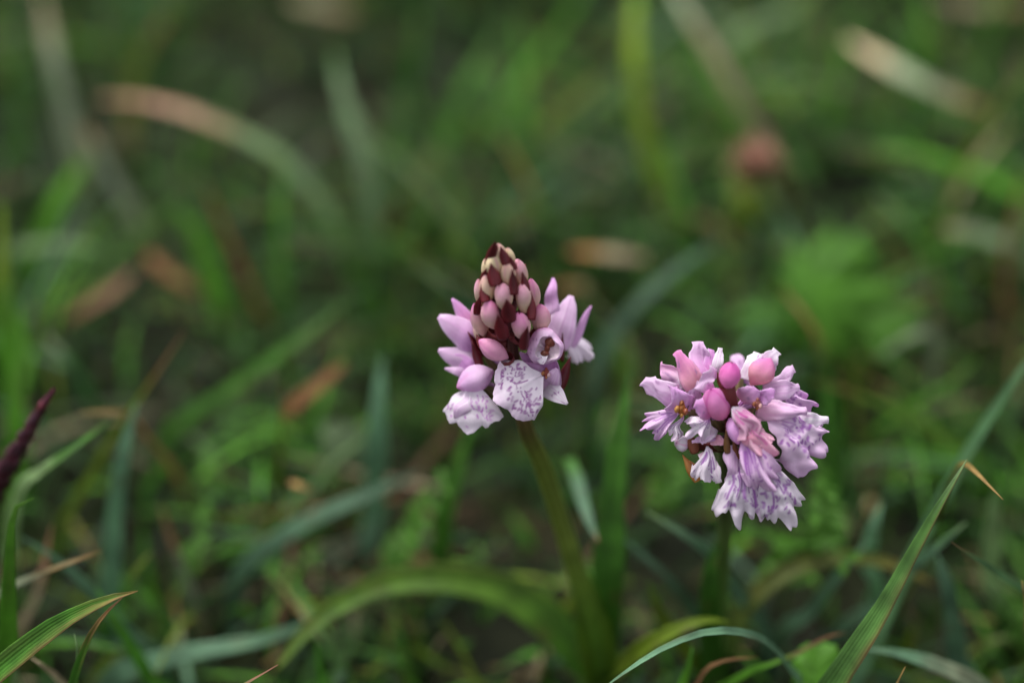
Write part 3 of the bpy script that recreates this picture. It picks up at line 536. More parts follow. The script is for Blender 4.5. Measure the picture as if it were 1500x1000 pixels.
# leaflets shared between the feathery sprigs
def leaflet_mesh():
    v = np.linspace(0, 1, 7); u = np.linspace(-1, 1, 5)
    prof = np.array([.15, .55, .95, .75, 1.0, .6, .06])
    V = np.stack([np.broadcast_to(v[:, None], (7, 5)), prof[:, None] * u * 0.26, 0.12 * prof[:, None] * np.abs(u) - 0.18 * v[:, None] ** 2], -1).reshape(-1, 3)
    C = np.tile(BRIGHT * .78, (35, 1)) * np.repeat(np.linspace(.85, 1.15, 7), 5)[:, None]
    UV = np.stack(np.meshgrid(np.linspace(0, 1, 5), v), -1).reshape(-1, 2)
    return V, gridF(5, 7), C, UV
LM = None
from mathutils import Matrix, Vector
def sprig(label, pts, size, n, seed, bright=1.0):
    global LM
    R = np.random.default_rng(seed)
    P = [PH(*p) for p in pts]; P = spline(with_root(P, pts[0][2]), 40); T = tangents(P)
    r = empty('feathery_herb', P[0], label, 'herb', 'feathery green herb sprigs')
    V, F, C, UV = tube(P, np.linspace(0.05, 0.02, 40), GREEN, 6); mk('stalk', V, F, C, M_STEM, r, UV=UV)
    ks = np.linspace(14, 38, n).astype(int)
    for i, k in enumerate(ks):
        for sgn in (-1, 1):
            side = nrm(np.cross(T[k], [0, 0, 1])) * sgn
            d = nrm(side * 0.9 + T[k] * 0.55 + np.array([0, 0, R.normal(0.05, 0.25)]))
            nn = nrm(np.array([0, -.3, 1]) + R.normal(0, .25, 3)); nn = nrm(nn - np.dot(nn, d) * d); s = np.cross(nn, d)
            sz = size * (1.0 - 0.6 * abs(i / (n - 1) - 0.35)) * R.uniform(.8, 1.15)
            if LM is None:
                V, F, C, UV = leaflet_mesh(); o = mk('leaflet', V, F, C, M_LEAF, r, UV=UV, origin=(0, 0, 0)); LM = o.data
            else:
                o = bpy.data.objects.new('leaflet', LM); sc.collection.objects.link(o); o.parent = r
            p = (P[k] - P[0]) * S
            o.matrix_local = Matrix(((d[0] * sz, s[0] * sz, nn[0] * sz, p[0]), (d[1] * sz, s[1] * sz, nn[1] * sz, p[1]), (d[2] * sz, s[2] * sz, nn[2] * sz, p[2]), (0, 0, 0, 1)))
sprig('bright feathery herb sprig right beneath the pink orchid flowers', [(1150, 870, 1.0), (1165, 815, 3.4), (1185, 765, 5.2), (1210, 715, 6.4)], 0.72, 8, 1)
sprig('feathery herb sprig drooping towards the dark gap under the pink orchid', [(1120, 850, 1.6), (1160, 800, 3.8), (1205, 800, 4.8), (1245, 825, 4.8)], 0.72, 7, 2)
sprig('feathery herb sprig spreading from the pink orchid stem', [(1190, 850, 1.4), (1150, 800, 3.4), (1120, 785, 4.2), (1095, 770, 4.6)], 0.62, 6, 3)
sprig('feathery herb sprig rising against the flank of the pink orchid', [(1215, 800, 1.0), (1212, 745, 3.2), (1205, 700, 4.8), (1190, 660, 5.8)], 0.66, 7, 4)
sprig('feathery herb sprig beside the arching orchid leaf and the dark gap', [(560, 870, 0.8), (590, 800, 2.4), (620, 745, 3.8), (650, 705, 4.6)], 0.85, 8, 5)
sprig('bright herb sprig low in the dark hollow', [(270, 860, 0.4), (278, 820, 1.6), (288, 785, 2.8), (305, 750, 3.6)], 0.8, 6, 7)
sprig('low feathery herb sprig between the two orchid stems', [(960, 760, 1.0), (975, 720, 2.6), (985, 680, 4.0), (990, 640, 5.0)], 0.7, 7, 6)

# withered reddish flower head far behind
def clover():
    c = PH(1105, 240, 4.4); base = np.array([c[0] + .2, c[1] + .4, 0]); base[2] = gz(base[0], base[1])
    r = empty('clover_flower', base, 'withered salmon-red clover flower head behind the pink orchid', 'flower')
    V, F, C, UV = tube(spline([base, (base + c) / 2 + np.array([.15, 0, .1]), c], 12), 0.08, GREEN, 8); mk('stalk', V, F, C, M_STEM, r, UV=UV)
    parts = []
    for i in range(120):
        z = 1 - 2 * (i + .5) / 120; th = i * 2.39996; q = math.sqrt(1 - z * z)
        rad = np.array([q * math.cos(th), q * math.sin(th), z]); ta = nrm(np.cross(rad, [0.1, 0.2, 1])); nn = np.cross(rad, ta)
        d = nrm(rad + np.array([0, 0, .5])); v = np.linspace(0, 1, 4); u = np.array([-1, 0, 1.]); prof = np.array([.3, .8, 1, .2])
        VV = c + rad * 0.3 * np.array([1.15, 1, .9]) + (v * rng.uniform(.4, .85))[:, None, None] * d + (prof[:, None] * u * .17)[..., None] * ta + (prof[:, None] * (1 - np.abs(u)) * .1)[..., None] * nn
        col = (np.array([.54, .33, .24]) if z > -.2 + .3 * rng.random() else np.array([.30, .24, .09])) * rng.uniform(.6, 1.3)
        parts.append((VV.reshape(-1, 3), gridF(3, 4), np.tile(col, (12, 1))))
    V, F, C, UV = join(parts); mk('florets', V, F, C, M_PETAL, r, UV=UV)
clover()
herb('yellow-green leaf beneath the withered clover flower', 1085, 290, 2.6, 1.3, lobed(5, 0.15, 1, .3), YELLOW * .9, up=(0, -.8, 1))
# ------------------------------------------------------------------ orchids
LILAC = np.array([0.73, 0.37, 0.74]); PALELILAC = np.array([0.82, 0.57, 0.82]); WHITE = np.array([0.88, 0.79, 0.89]); PINK = np.array([0.80, 0.21, 0.54])
DEEP = np.array([0.62, 0.07, 0.40]); PURPLE = np.array([0.27, 0.030, 0.30]); CREAM = np.array([0.82, 0.66, 0.42]); ROSE = np.array([0.78, 0.32, 0.45]); GREENISH = np.array([0.45, 0.42, 0.22])
BLUSH = np.array([0.85, 0.43, 0.58]); SALMON = np.array([0.86, 0.32, 0.50])
VIEW = nrm(CAM - np.array([0, 0, HEAD_Z]))
def frame(d, out):
    d = nrm(d); o = np.asarray(out) - np.dot(out, d) * d; o = nrm(o); return d, o, np.cross(d, o)

def bud_geo(base, d, out, L, W, low, high, blush, curve=0.12, seed=0, groove=0.16, stalk_to=None, sharp=0.55):
    R = np.random.default_rng(seed); d, o, t = frame(d, out)
    nv, nu = 18, 24
    v = np.linspace(0.0, 1, nv) ; ph = np.linspace(0, 2 * math.pi, nu, endpoint=False)
    rad = W * 0.5 * np.sin(math.pi * np.clip(v, 0.02, .990) ** R.uniform(.88, 1.1)) ** (sharp * R.uniform(1.0, 1.3))
    ctr = base + (v * L)[:, None] * d - (curve * L * (v ** 2))[:, None] * o
    p0 = R.uniform(0, 6); q = 1 + groove * np.abs(np.cos(1.5 * ph + p0)) - groove
    q = q[None] * (1 + R.normal(0, .012, (nv, nu)))
    V = ctr[:, None] + (rad[:, None] * q * np.cos(ph))[..., None] * o + (rad[:, None] * q * np.sin(ph) * 0.95)[..., None] * t
    k = sst(0.25, 1.0, v)[:, None] + 0.14 * np.cos(ph + R.uniform(0, 6))[None]
    C = mixc(low, high, np.clip(k, 0, 1))
    g = np.exp(-(np.cos(1.5 * ph + p0) / 0.15) ** 2)[None] * sst(.15, .8, v)[:, None] * 0.75
    C = C * (1 - g[..., None]) + np.asarray(blush) * g[..., None]
    tip = sst(0.88, 1.0, v)[:, None] * np.ones(nu) * 0.55
    C = C * (1 - tip[..., None]) + np.asarray(blush) * 0.9 * tip[..., None]
    UV = np.stack(np.meshgrid(np.linspace(0, 1, nu), v), -1).reshape(-1, 2)
    parts = [(V.reshape(-1, 3), gridF(nu, nv, True), C.reshape(-1, 3), UV)]
    if stalk_to is not None:
        P = spline([stalk_to, base * .6 + stalk_to * .4 + o * 0.06, base + d * 0.05 * L], 8)
        parts.append(tube(P, np.linspace(W * .28, W * .33, 8), MAROON * 1.3 + np.array([.02, .015, .01]), 8))
    return join(parts)
def bract_geo(base, d, out, L, W, col, bend=0.25, nv=12, nu=7):
    d, o, t = frame(d, out); v = np.linspace(0, 1, nv); u = np.linspace(-1, 1, nu)
    prof = np.sin(math.pi * np.clip(v * 0.72 + 0.28, 0, 1)) ** 0.8 * (1 - .45 * sst(.45, 1, v)); prof[-1] = 0.02
    ctr = base + (v * L)[:, None] * d - (bend * L * v ** 2)[:, None] * o
    V = ctr[:, None] + (W * .5 * prof[:, None] * u)[..., None] * t - (W * .32 * prof[:, None] * u ** 2)[..., None] * o
    C = np.tile(col, (nv, nu, 1)) * (1 + 0.35 * np.abs(u)[None, :, None]) * (1.1 - .3 * v[:, None, None])
    UV = np.stack(np.meshgrid(np.linspace(0, 1, nu), v), -1).reshape(-1, 2)
    return V.reshape(-1, 3), gridF(nu, nv), C.reshape(-1, 3), UV

def tepal_geo(b, t, wpx, bend=0.3, cup=0.6, c0=PALELILAC, c1=LILAC, spots=0, roll=0.0, seed=0, shape=0.75, ridge=0.25, face=None, nv=20, nu=15, ruf=0.02, frill=0.0):
    """one petal or sepal from b to t (px, py, cm towards the lens), wpx wide"""
    R = np.random.default_rng(seed + 100); cup = cup * R.uniform(.35, .75)
    B, T = PZ(*b), PZ(*t); L = np.linalg.norm(T - B); W = wpx * K * FOCUS
    d = nrm(T - B); f = VIEW if face is None else np.asarray(face, float)
    n = nrm(f - np.dot(f, d) * d); s = np.cross(d, n)
    s, n = s * math.cos(roll) + n * math.sin(roll), n * math.cos(roll) - s * math.sin(roll)
    v = np.linspace(0, 1, nv); u = np.linspace(-1, 1, nu)
    prof = (np.clip(v, 0.0, 1) * 0.86 + 0.14) ** shape; prof = np.sin(math.pi * np.minimum(prof, .985 - frill)) ** 0.6; prof = np.maximum(prof, 0.03)
    hump = bend * L * (4 * v * (1 - v))                     # arched lengthwise
    w = W * .5 * prof * (1 + frill * (np.sin(v * 23 + R.uniform(0, 6)) + .7 * np.sin(v * 41 + R.uniform(0, 6))) * sst(.3, .7, v))
    V = B + (v * L)[:, None, None] * d + (hump[:, None, None]) * n + (w[:, None] * (np.sin(cup * u) / cup))[..., None] * s \
        + (w[:, None] * (-(1 - np.cos(cup * u)) / cup))[..., None] * n \
        + (ruf * W * np.sin(v[:, None] * 9 + R.uniform(0, 6)) * u ** 2 + ridge * 0.06 * W * (1 - np.abs(u)) ** 3 * np.ones((nv, 1)))[..., None] * n
    k = np.clip(sst(0, .9, v)[:, None] * .8 + 0.25 * (u ** 2)[None], 0, 1)
    C = mixc(c0, c1, k)
    ln = np.exp(-(u / .08) ** 2)[None] * sst(.1, .5, v)[:, None] * .25
    C = C * (1 - ln[..., None]) + c1 * .8 * ln[..., None]
    st = sum(np.sin(u * f + R.uniform(0, 6)) for f in (9, 17, 25))[None] * sst(.0, .3, v)[:, None] * .07
    C = C * (1 + st[..., None] * np.array([.5, 1.1, .5]))
    rimw = (np.abs(u) ** 6)[None] * .35 * np.ones((nv, 1)); C = C * (1 - rimw[..., None]) + WHITE * rimw[..., None]
    for _ in range(spots):
        uu, vv = R.uniform(-.7, .7), R.uniform(.35, .92); ru, rv = R.uniform(.06, .16), R.uniform(.03, .09)
        m = np.exp(-((((u[None] - uu) / ru) ** 2 + ((v[:, None] - vv) / rv) ** 2)) ** 2) * .85
        C = C * (1 - m[..., None]) + (PURPLE if frill == 0 else LILAC * .6) * m[..., None]
    UV = np.stack(np.meshgrid(np.linspace(0, 1, nu), v * 3), -1).reshape(-1, 2)
    return V.reshape(-1, 3), gridF(nu, nv), C.reshape(-1, 3), UV

def lip_geo(throat, dir2, Lpx, Phi, toward=0.25, face=(0, 0.25, 1.0), base=WHITE, centre=WHITE, rim=PALELILAC, mark=PURPLE, seed=0, lobes=0.16, tooth=0.12,
            loops=1.0, dots=34, dome=0.35, ruffle=0.05, side=0.85, streaks=0, nu=75, nv=52, crenel=0.03, fat=1.0):
    """the broad spotted lip: a fan of radius Lpx around the throat"""
    R = np.random.default_rng(seed + 500)
    o = PZ(*throat); L = Lpx * K * FOCUS
    Lw = nrm(dir2[0] * AX_R + dir2[1] * AX_U + toward * (-AX_F))
    f = face[0] * AX_R + face[1] * AX_U - face[2] * AX_F
    n = nrm(f - np.dot(f, Lw) * Lw); s = np.cross(Lw, n)
    ph = np.linspace(-1, 1, nu); v = np.linspace(0.04, 1, nv)
    A = ph * Phi
    rho = 1 - (1 - side) * np.abs(ph) ** 1.5
    rho = rho * (1 - np.clip(np.abs(ph) - .86, 0, 1) ** 1.4 * 5.0)                        # rounded shoulders
    notch = np.exp(-((np.abs(ph) - 0.30) / 0.085) ** 2); rho = rho * (1 - lobes * notch)
    rho = rho + tooth * np.exp(-(ph / 0.15) ** 2)
    cren = sum(R.uniform(.4, 1) * np.sin(A * k + R.uniform(0, 6)) for k in (13, 21, 34, 55)) * crenel * .75
    Vv, Ph = np.meshgrid(v, ph, indexing='ij'); Av = Ph * Phi
    rr = (1 + (rho - 1)[None] * Vv ** 2.5 + cren[None] * Vv ** 4) * Vv
    x = L * rr * np.sin(Av) * fat; y = L * rr * np.cos(Av)
    z = L * (-dome * .5 * (Ph ** 2) * Vv ** 1.3 - 0.16 * Vv ** 2.2 + .10 * np.sin(Vv * 2.6)
             + ruffle * np.sin(Ph * 6.5 + R.uniform(0, 6)) * Vv ** 2 + ruffle * .6 * np.sin(Ph * 14 + R.uniform(0, 6)) * Vv ** 4
             + 0.03 * np.exp(-(Ph / .12) ** 2) * (1 - Vv))
    V = o + x[..., None] * s + y[..., None] * Lw + z[..., None] * n
    C = mixc(centre, base, sst(0.0, 0.5, Vv)); C = mixc(C, rim, sst(.72, 1.0, Vv) * .5) if False else C * (1 - (sst(.7, 1., Vv) * .45)[..., None]) + rim * (sst(.7, 1., Vv) * .45)[..., None]
    segs = []
    if loops:
        for sg in (-1, 1):
            for kk, (a0, amp, r1) in enumerate([(0.10, 0.42, 0.66), (0.34, 0.40, 0.86)]):
                t = np.linspace(0, 1, 60)
                aa = sg * (a0 + amp * t); r = 0.12 + (r1 - .12) * np.sin(math.pi * (0.06 + .88 * t)) ** .55
                i = 0
                while i < 59:
                    ln = int(R.integers(1, 4)) if r[i] > .35 else int(R.integers(6, 14)); j = min(i + ln, 59)
                    if R.random() < .92 * loops: segs.append((aa[i] * Phi, r[i] * rho[int((aa[i] + 1) / 2 * (nu - 1))], aa[j] * Phi, r[j] * rho[int((aa[j] + 1) / 2 * (nu - 1))], R.uniform(.008, .015)))
                    i = j + int(R.integers(1, 4))
    for _ in range(dots):
        a0 = R.uniform(-.9, .9); r0 = R.uniform(.42, .9) * rho[int((a0 + 1) / 2 * (nu - 1))]; ln = R.uniform(.01, .06); q = R.uniform(0, 3.14)
        segs.append((a0 * Phi, r0, a0 * Phi + ln * math.cos(q) / max(r0, .2), r0 + ln * math.sin(q), R.uniform(.008, .018)))
    for _ in range(streaks):
        a0 = R.uniform(-.85, .85); r0 = R.uniform(.1, .4); r1 = r0 + R.uniform(.2, .45)
        segs.append((a0 * Phi * .8, r0, a0 * Phi, r1, R.uniform(.008, .018)))
    X, Yy = rr * np.sin(Av), rr * np.cos(Av); m = np.zeros_like(X)
    for (a0, r0, a1, r1, w) in segs:
        p0 = np.array([r0 * math.sin(a0), r0 * math.cos(a0)]); p1 = np.array([r1 * math.sin(a1), r1 * math.cos(a1)]); e = p1 - p0; ee = max(e @ e, 1e-6)
        t = np.clip(((X - p0[0]) * e[0] + (Yy - p0[1]) * e[1]) / ee, 0, 1)
        dd = np.hypot(X - p0[0] - t * e[0], Yy - p0[1] - t * e[1])
        m = np.maximum(m, (1 - sst(w * .3, w * 2.3, dd)) * R.uniform(.5, .95))
    C = C * (1 - m[..., None]) + mark * m[..., None]
    UV = np.stack([Ph * .5 + .5, Vv * 3], -1)
    return V.reshape(-1, 3), gridF(nu, nv), C.reshape(-1, 3), UV.reshape(-1, 2)

def column_geo(c, r, d, seed=0, cols=((.30, .06, .04), (.42, .16, .06), (.62, .40, .42))):
    """the little reddish column and pollen sacs in the throat"""
    R = np.random.default_rng(seed + 900); parts = []
    d = nrm(d); a = nrm(np.cross(d, [0.2, 0.9, 0.3])); b = np.cross(d, a)
    for i, (u, v, w, s) in enumerate([(0, 0, 0, 1.0), (.55, .2, .5, .6), (-.5, .25, .45, .6), (.15, -.6, .35, .5), (-.2, .75, .2, .45)]):
        th, ph = np.meshgrid(np.linspace(0, 2 * math.pi, 10, endpoint=False), np.linspace(.05, math.pi - .05, 8))
        q = r * s * .62 * (1 + R.normal(0, .06, th.shape)); cc = c + r * (u * a + v * b + w * d)
        V = cc + (q * np.sin(ph) * np.cos(th))[..., None] * a * .8 + (q * np.sin(ph) * np.sin(th))[..., None] * b * 1.2 + (q * np.cos(ph))[..., None] * d
        parts.append((V.reshape(-1, 3), gridF(10, 8, True), np.tile(np.array(cols[i % len(cols)]), (80, 1))))
    return join(parts)

def wrinkle(V, amp, seed, k0=7.0):
    R = np.random.default_rng(seed + 3000); out = np.zeros_like(V)
    for i in range(6):
        k = R.normal(0, 1, 3); k = k / np.linalg.norm(k) * k0 * R.uniform(.6, 2.2); out += np.sin(V @ k + R.uniform(0, 6))[:, None] * R.normal(0, 1, 3) * amp / (1 + i * .35)
    return V + out
class Orchid:
    def __init__(s, root, base_px, apex_px, Rmax, rk):
        s.root = root; s.B = PD(*base_px); s.A = PD(*apex_px); s.ax = nrm(s.A - s.B); s.len = np.linalg.norm(s.A - s.B); s.Rmax, s.rk = Rmax, rk; s.k = 0
        s.front = nrm(VIEW - np.dot(VIEW, s.ax) * s.ax); s.side = np.cross(s.front, s.ax); s.side = s.side if s.side @ AX_R > 0 else -s.side
    def at(s, t): return s.A + (s.B - s.A) * t
    def R(s, t): return s.Rmax * (1 - np.exp(-np.maximum(t, 0) / s.rk)) + 0.05
    def on_cone(s, px, py):
        best = None
        for t in np.linspace(-.05, 1.3, 136):
            c = s.at(t); R = s.R(t); p0 = pix(c); x = (px - p0[0]) * K * FOCUS
            x = np.clip(x, -R, R); f = math.sqrt(max(R * R - x * x, 0)); P = c + x * s.side + f * s.front
            e = np.hypot(*(pix(P) - [px, py]))
            if best is None or e < best[0]: best = (e, P, t, nrm(x * s.side + f * s.front))
        return best[1], best[2], best[3]
    def bud(s, P, t, rad, L, W, low, high, blush, lean=0.35, bract=True, bx=0.25, bl=0.56, bw=0.26, d=None):
        d = nrm(s.ax + rad * lean * (0.4 + t)) if d is None else nrm(d)
        base = P - d * L * 0.5
        inner = s.at(t + 0.12) + rad * 0.12
        V, F, C, UV = bud_geo(base, d, rad, L, W, low, high, blush, seed=s.k, stalk_to=inner)
        o = mk('bud', V, F, C, M_BUD, s.root, origin=base, UV=UV)
        if bract:
            _, oo, tt = frame(d, rad)
            bb = base - d * L * 0.34 + oo * W * 0.55 + tt * W * bx * .75
            V, F, C, UV = bract_geo(bb, nrm(d + oo * .16), nrm(oo + tt * bx * .6), L * bl * 1.7, bw * 1.15, MAROON * (0.8 + .5 * rng.random()), bend=0.12)
            mk('bract', V, F, C, M_BRACT, o, UV=UV, solid=0.02)
        s.k += 1
        return o
    def flower(s, throat, spec, seedbase):
        """throat: (px, py, dz). The flower itself is the ovary and spur; its petals, lip and column are its sub-parts"""
        T = PZ(*throat); tt = np.clip(((T - s.A) @ (s.B - s.A)) / s.len ** 2, 0, 1.05)
        inner = s.at(min(tt + .18, 1.08)); out = nrm(T - s.at(tt))
        P = spline([inner, (inner + T) / 2 - s.ax * 0.08, T - out * .08], 12)
        w = np.linspace(0, 1, 12)
        parts = [tube(P, 0.09 + 0.06 * np.sin(math.pi * w), mixc(np.array([.10, .05, .03]), np.array([.16, .12, .05]), w), 10)]
        parts.append(tube(spline([T - out * .1, T - out * .3 - s.ax * .15, T - out * .55 - s.ax * .35], 8), np.linspace(.10, .03, 8), LILAC * .8, 8))
        V, F, C, UV = join(parts)
        o = mk('flower', V, F, C, M_STEM, s.root, origin=T, UV=UV)
        for i, q in enumerate(spec.get('tepals', [])):
            kw = dict(q[2]) if len(q) > 2 else {}
            nm = kw.pop('name', 'sepal')
            if s is not o1: kw.setdefault('spots', 3); kw['ruf'] = .07; kw['wpx'] *= 1.08; kw['frill'] = .05
            V, F, C, UV = tepal_geo(q[0], q[1], seed=seedbase + i, **kw); V = wrinkle(V, .016 if s is o1 else .028, seedbase + i, 8.0 if s is o1 else 9.5); mk(nm, V, F, C, M_PETAL, o, UV=UV, solid=0.018)
        for i, q in enumerate(spec.get('lips', [])):
            V, F, C, UV = lip_geo(*q[0], seed=seedbase + i, **q[1]); V = wrinkle(V, .013 if s is o1 else .022, seedbase + 50 + i, 9.0); mk('lip', V, F, C, M_PETAL, o, UV=UV, solid=0.015)
        for i, q in enumerate(spec.get('bracts', [])):
            b, t = PZ(*q[0]), PZ(*q[1]); V, F, C, UV = bract_geo(b, t - b, VIEW, np.linalg.norm(t - b), q[2] * K * FOCUS, q[3] if len(q) > 3 else MAROON, bend=q[4] if len(q) > 4 else 0.05)
            mk('bract', V, F, C, M_BRACT, o, UV=UV, solid=0.02)
        for q in spec.get('columns', []):
            V, F, C, UV = column_geo(PZ(*q[0]), q[1], VIEW, seedbase, *q[2:]); mk('column', V, F, C, M_BRACT, o, UV=UV)
        for q in spec.get('hoods', []):            # closed hood: an egg of three joined petals
            b, t = PZ(*q[0]), PZ(*q[1]); V, F, C, UV = bud_geo(b, t - b, q[6] if len(q) > 6 else VIEW, np.linalg.norm(t - b), q[2] * K * FOCUS, q[3], q[4], q[5], curve=0.05, seed=seedbase, groove=.2, sharp=.7); V = wrinkle(V, .012, seedbase + 90)
            mk('hood', V, F, C, M_PETAL, o, UV=UV)
        return o

# ---------------- the two-tone orchid: buds above, first flowers open below
base1 = PH(884, 1012, 0.0)
r1 = empty('orchid', base1, 'orchid with maroon-bracted cream and pink buds above a few open spotted lilac flowers', 'orchid')
o1 = Orchid(r1, (768, 622, 31.7), (731, 366, 29.2), 0.80, 0.24)
stemP = spline([base1 + np.array([0, 0, -.3]), PH(872, 930, 2.6), PH(848, 850, 4.9), PH(818, 750, 7.0), PH(790, 670, 8.7), o1.B + o1.ax * .1, o1.at(.5), o1.at(.08)], 60)
q = np.linspace(0, 1, 60)
cs = mixc(np.array([.085, .18, .018]), np.array([.11, .15, .022]), sst(.2, .5, q)); cs = cs * (1 - sst(.6, .8, q)[:, None]) + np.array([.085, .030, .025]) * sst(.6, .8, q)[:, None]
V, F, C, UV = tube(stemP, np.interp(q, [0, .3, .62, .7, 1], [.32, .26, .21, .18, .07]), cs, 16)
mk('stem', V, F, C, M_STEM, r1, UV=UV)
def orchid_leaf(root, pts, w, c0, c1, c2, **kw):
    P = [PH(*p) for p in pts]; V, F, C, UV = ribbon(P, w, c0, c1, c2, kw.pop('tip_at', .93), nseg=34, nu=9, **kw)
    mk('leaf', V, F, C, M_LEAF, root, UV=UV, solid=0.03)
orchid_leaf(r1, [(878, 1010, .4), (850, 965, 1.3), (800, 905, 2.3), (740, 866, 2.9), (660, 848, 3.3), (580, 852, 3.4), (510, 878, 3.4), (450, 922, 3.3), (402, 985, 3.2)], 0.88, GREEN, GREEN * .65 + YELLOW * .35, GREEN * .4 + YELLOW * .7, fold=.35, roll=.15, edge=OLIVE, base_w=.8, peak=.3, taper=1.2)
orchid_leaf(r1, [(884, 1010, .3), (886, 930, 2.4), (890, 850, 4.4), (898, 740, 6.2), (908, 640, 7.6), (922, 545, 8.6)], 0.85, GREEN, GREEN * 1.25, GREEN, fold=.3, base_w=.8, taper=1.2)
orchid_leaf(r1, [(882, 1010, .3), (872, 950, 2.2), (862, 900, 3.4), (850, 850, 4.4), (838, 800, 5.2)], 1.0, GREEN * .5 + YELLOW * .6, GREEN * .5 + YELLOW * .6, GREEN, fold=.6, base_w=.9, taper=1.1)
orchid_leaf(r1, [(886, 1012, .3), (905, 985, 2.4), (945, 948, 4.2), (990, 922, 5.0), (1035, 908, 5.2), (1075, 912, 5.0)], 0.55, GREEN, YELLOW * .9, YELLOW, fold=.4, base_w=.8, taper=1.1)

for (px, py, kind, L, W, bx) in [
    (714, 369, 0, .38, .25, -.7), (731, 370, 1, .42, .29, .8), (747, 381, 0, .44, .26, .8),
    (704, 392, 0, .54, .27, -.8), (722, 391, 0, .56, .40, .35), (744, 404, 1, .56, .34, .7), (764, 402, 2, .66, .30, .7),
    (694, 429, 2, .68, .30, .8), (712, 424, 1, .60, .34, -.6), (735, 436, 2, .62, .40, .6), (766, 441, 2, .68, .36, .8),
    (786, 430, 3, .70, .34, .5), (690, 470, 3, .80, .34, .8), (716, 464, 3, .70, .42, .8), (760, 480, 3, .62, .42, .7), (794, 466, 3, .66, .44, .8)]:
    P, t, rad = o1.on_cone(px, py); W *= 1.06; L *= 1.08
    low, high, bl = [(CREAM * .95, CREAM * 1.05, ROSE), (CREAM, CREAM * .6 + ROSE * .45, ROSE), (CREAM * .95, BLUSH, ROSE * 1.05), (CREAM * .6 + BLUSH * .4, PINK * .5 + BLUSH * .5, PINK)][kind]
    o1.bud(P, t, rad, L, W, low, high, bl, bx=bx, bract=False, bw=.26 if L > .56 else .21)
for (tx_, ty_, bx_, by_, w_) in [(708, 359, 706, 386, 14), (722, 357, 723, 374, 11), (738, 361, 740, 390, 14), (752, 372, 755, 394, 8), (719, 386, 725, 421, 19), (694, 386, 695, 410, 10), (749, 395, 751, 432, 13),
                                 (775, 393, 771, 427, 11), (701, 416, 711, 444, 14), (739, 440, 745, 472, 21), (778, 431, 774, 468, 14), (686, 431, 698, 462, 11), (726, 463, 736, 498, 20), (768, 477, 765, 512, 16), (696, 490, 703, 508, 9)]:
    lift = .30
    b, t = o1.on_cone(bx_, by_)[0] + VIEW * lift * .75, o1.on_cone(tx_, ty_)[0] + VIEW * lift
    V, F, C, UV = bract_geo(b, t - b, nrm(VIEW + .15 * AX_R * rng.normal()), np.linalg.norm(t - b) * 1.05, w_ * K * FOCUS * .98, MAROON * rng.uniform(.8, 1.25), bend=-.08)
    mk('bract', V, F, C, M_BRACT, r1, UV=UV, solid=.02)
# buds round the back of the spike
for i in range(12):
    t = .14 + .03 * i; th = math.pi + (i * 2.4 % 2.2) - 1.1; R_ = o1.R(t)
    rad = math.cos(th) * o1.front + math.sin(th) * o1.side
    o1.bud(o1.at(t) + rad * R_, t, rad, .5 + .02 * i, .30 + .008 * i, CREAM, BLUSH, ROSE, bx=.3)
# the fat bud lying low on the front
o1.bud(PZ(723, 513, .15), .62, o1.front, .74, .46, BLUSH * .8 + PINK * .2, PINK * .4 + BLUSH * .6, PINK, d=-(PZ(745, 525, 0) - PZ(704, 503, .25)), bract=False)

o1.flower((798, 549, -.15), dict(
    lips=[(((797, 549, 0.05), (-.88, -.46), 79, 1.0), dict(toward=.18, side=.80, lobes=.05, tooth=.04, dots=80, loops=.7, dome=.12, crenel=.012, ruffle=.025, base=WHITE, centre=WHITE * .97, rim=PALELILAC, nu=110, nv=80))],
    tepals=[((800, 572, -.45), (806, 527, -.05), dict(wpx=48, bend=-.25, cup=-.9, c0=PALELILAC, c1=LILAC, name='petal')),
            ((806, 562, -.25), (818, 540, .12), dict(wpx=26, bend=.2, cup=.8, c0=PALELILAC, c1=PALELILAC, name='petal')),
            ((801, 566, -.3), (832, 592, .05), dict(wpx=30, bend=.12, cup=.5, c0=WHITE, c1=WHITE, spots=4, shape=.6)),
            ((790, 545, -.45), (762, 516, -.3), dict(wpx=17, bend=.1, cup=.8, c0=LILAC, c1=LILAC * .9)),
            ((795, 550, -.35), (772, 530, -.15), dict(wpx=22, bend=.25, cup=1.0, c0=PALELILAC, c1=LILAC, name='petal'))],
    columns=[((800, 546, .02), .12)], bracts=[((818, 572, -.5), (836, 523, -.35), 16)]), 10)
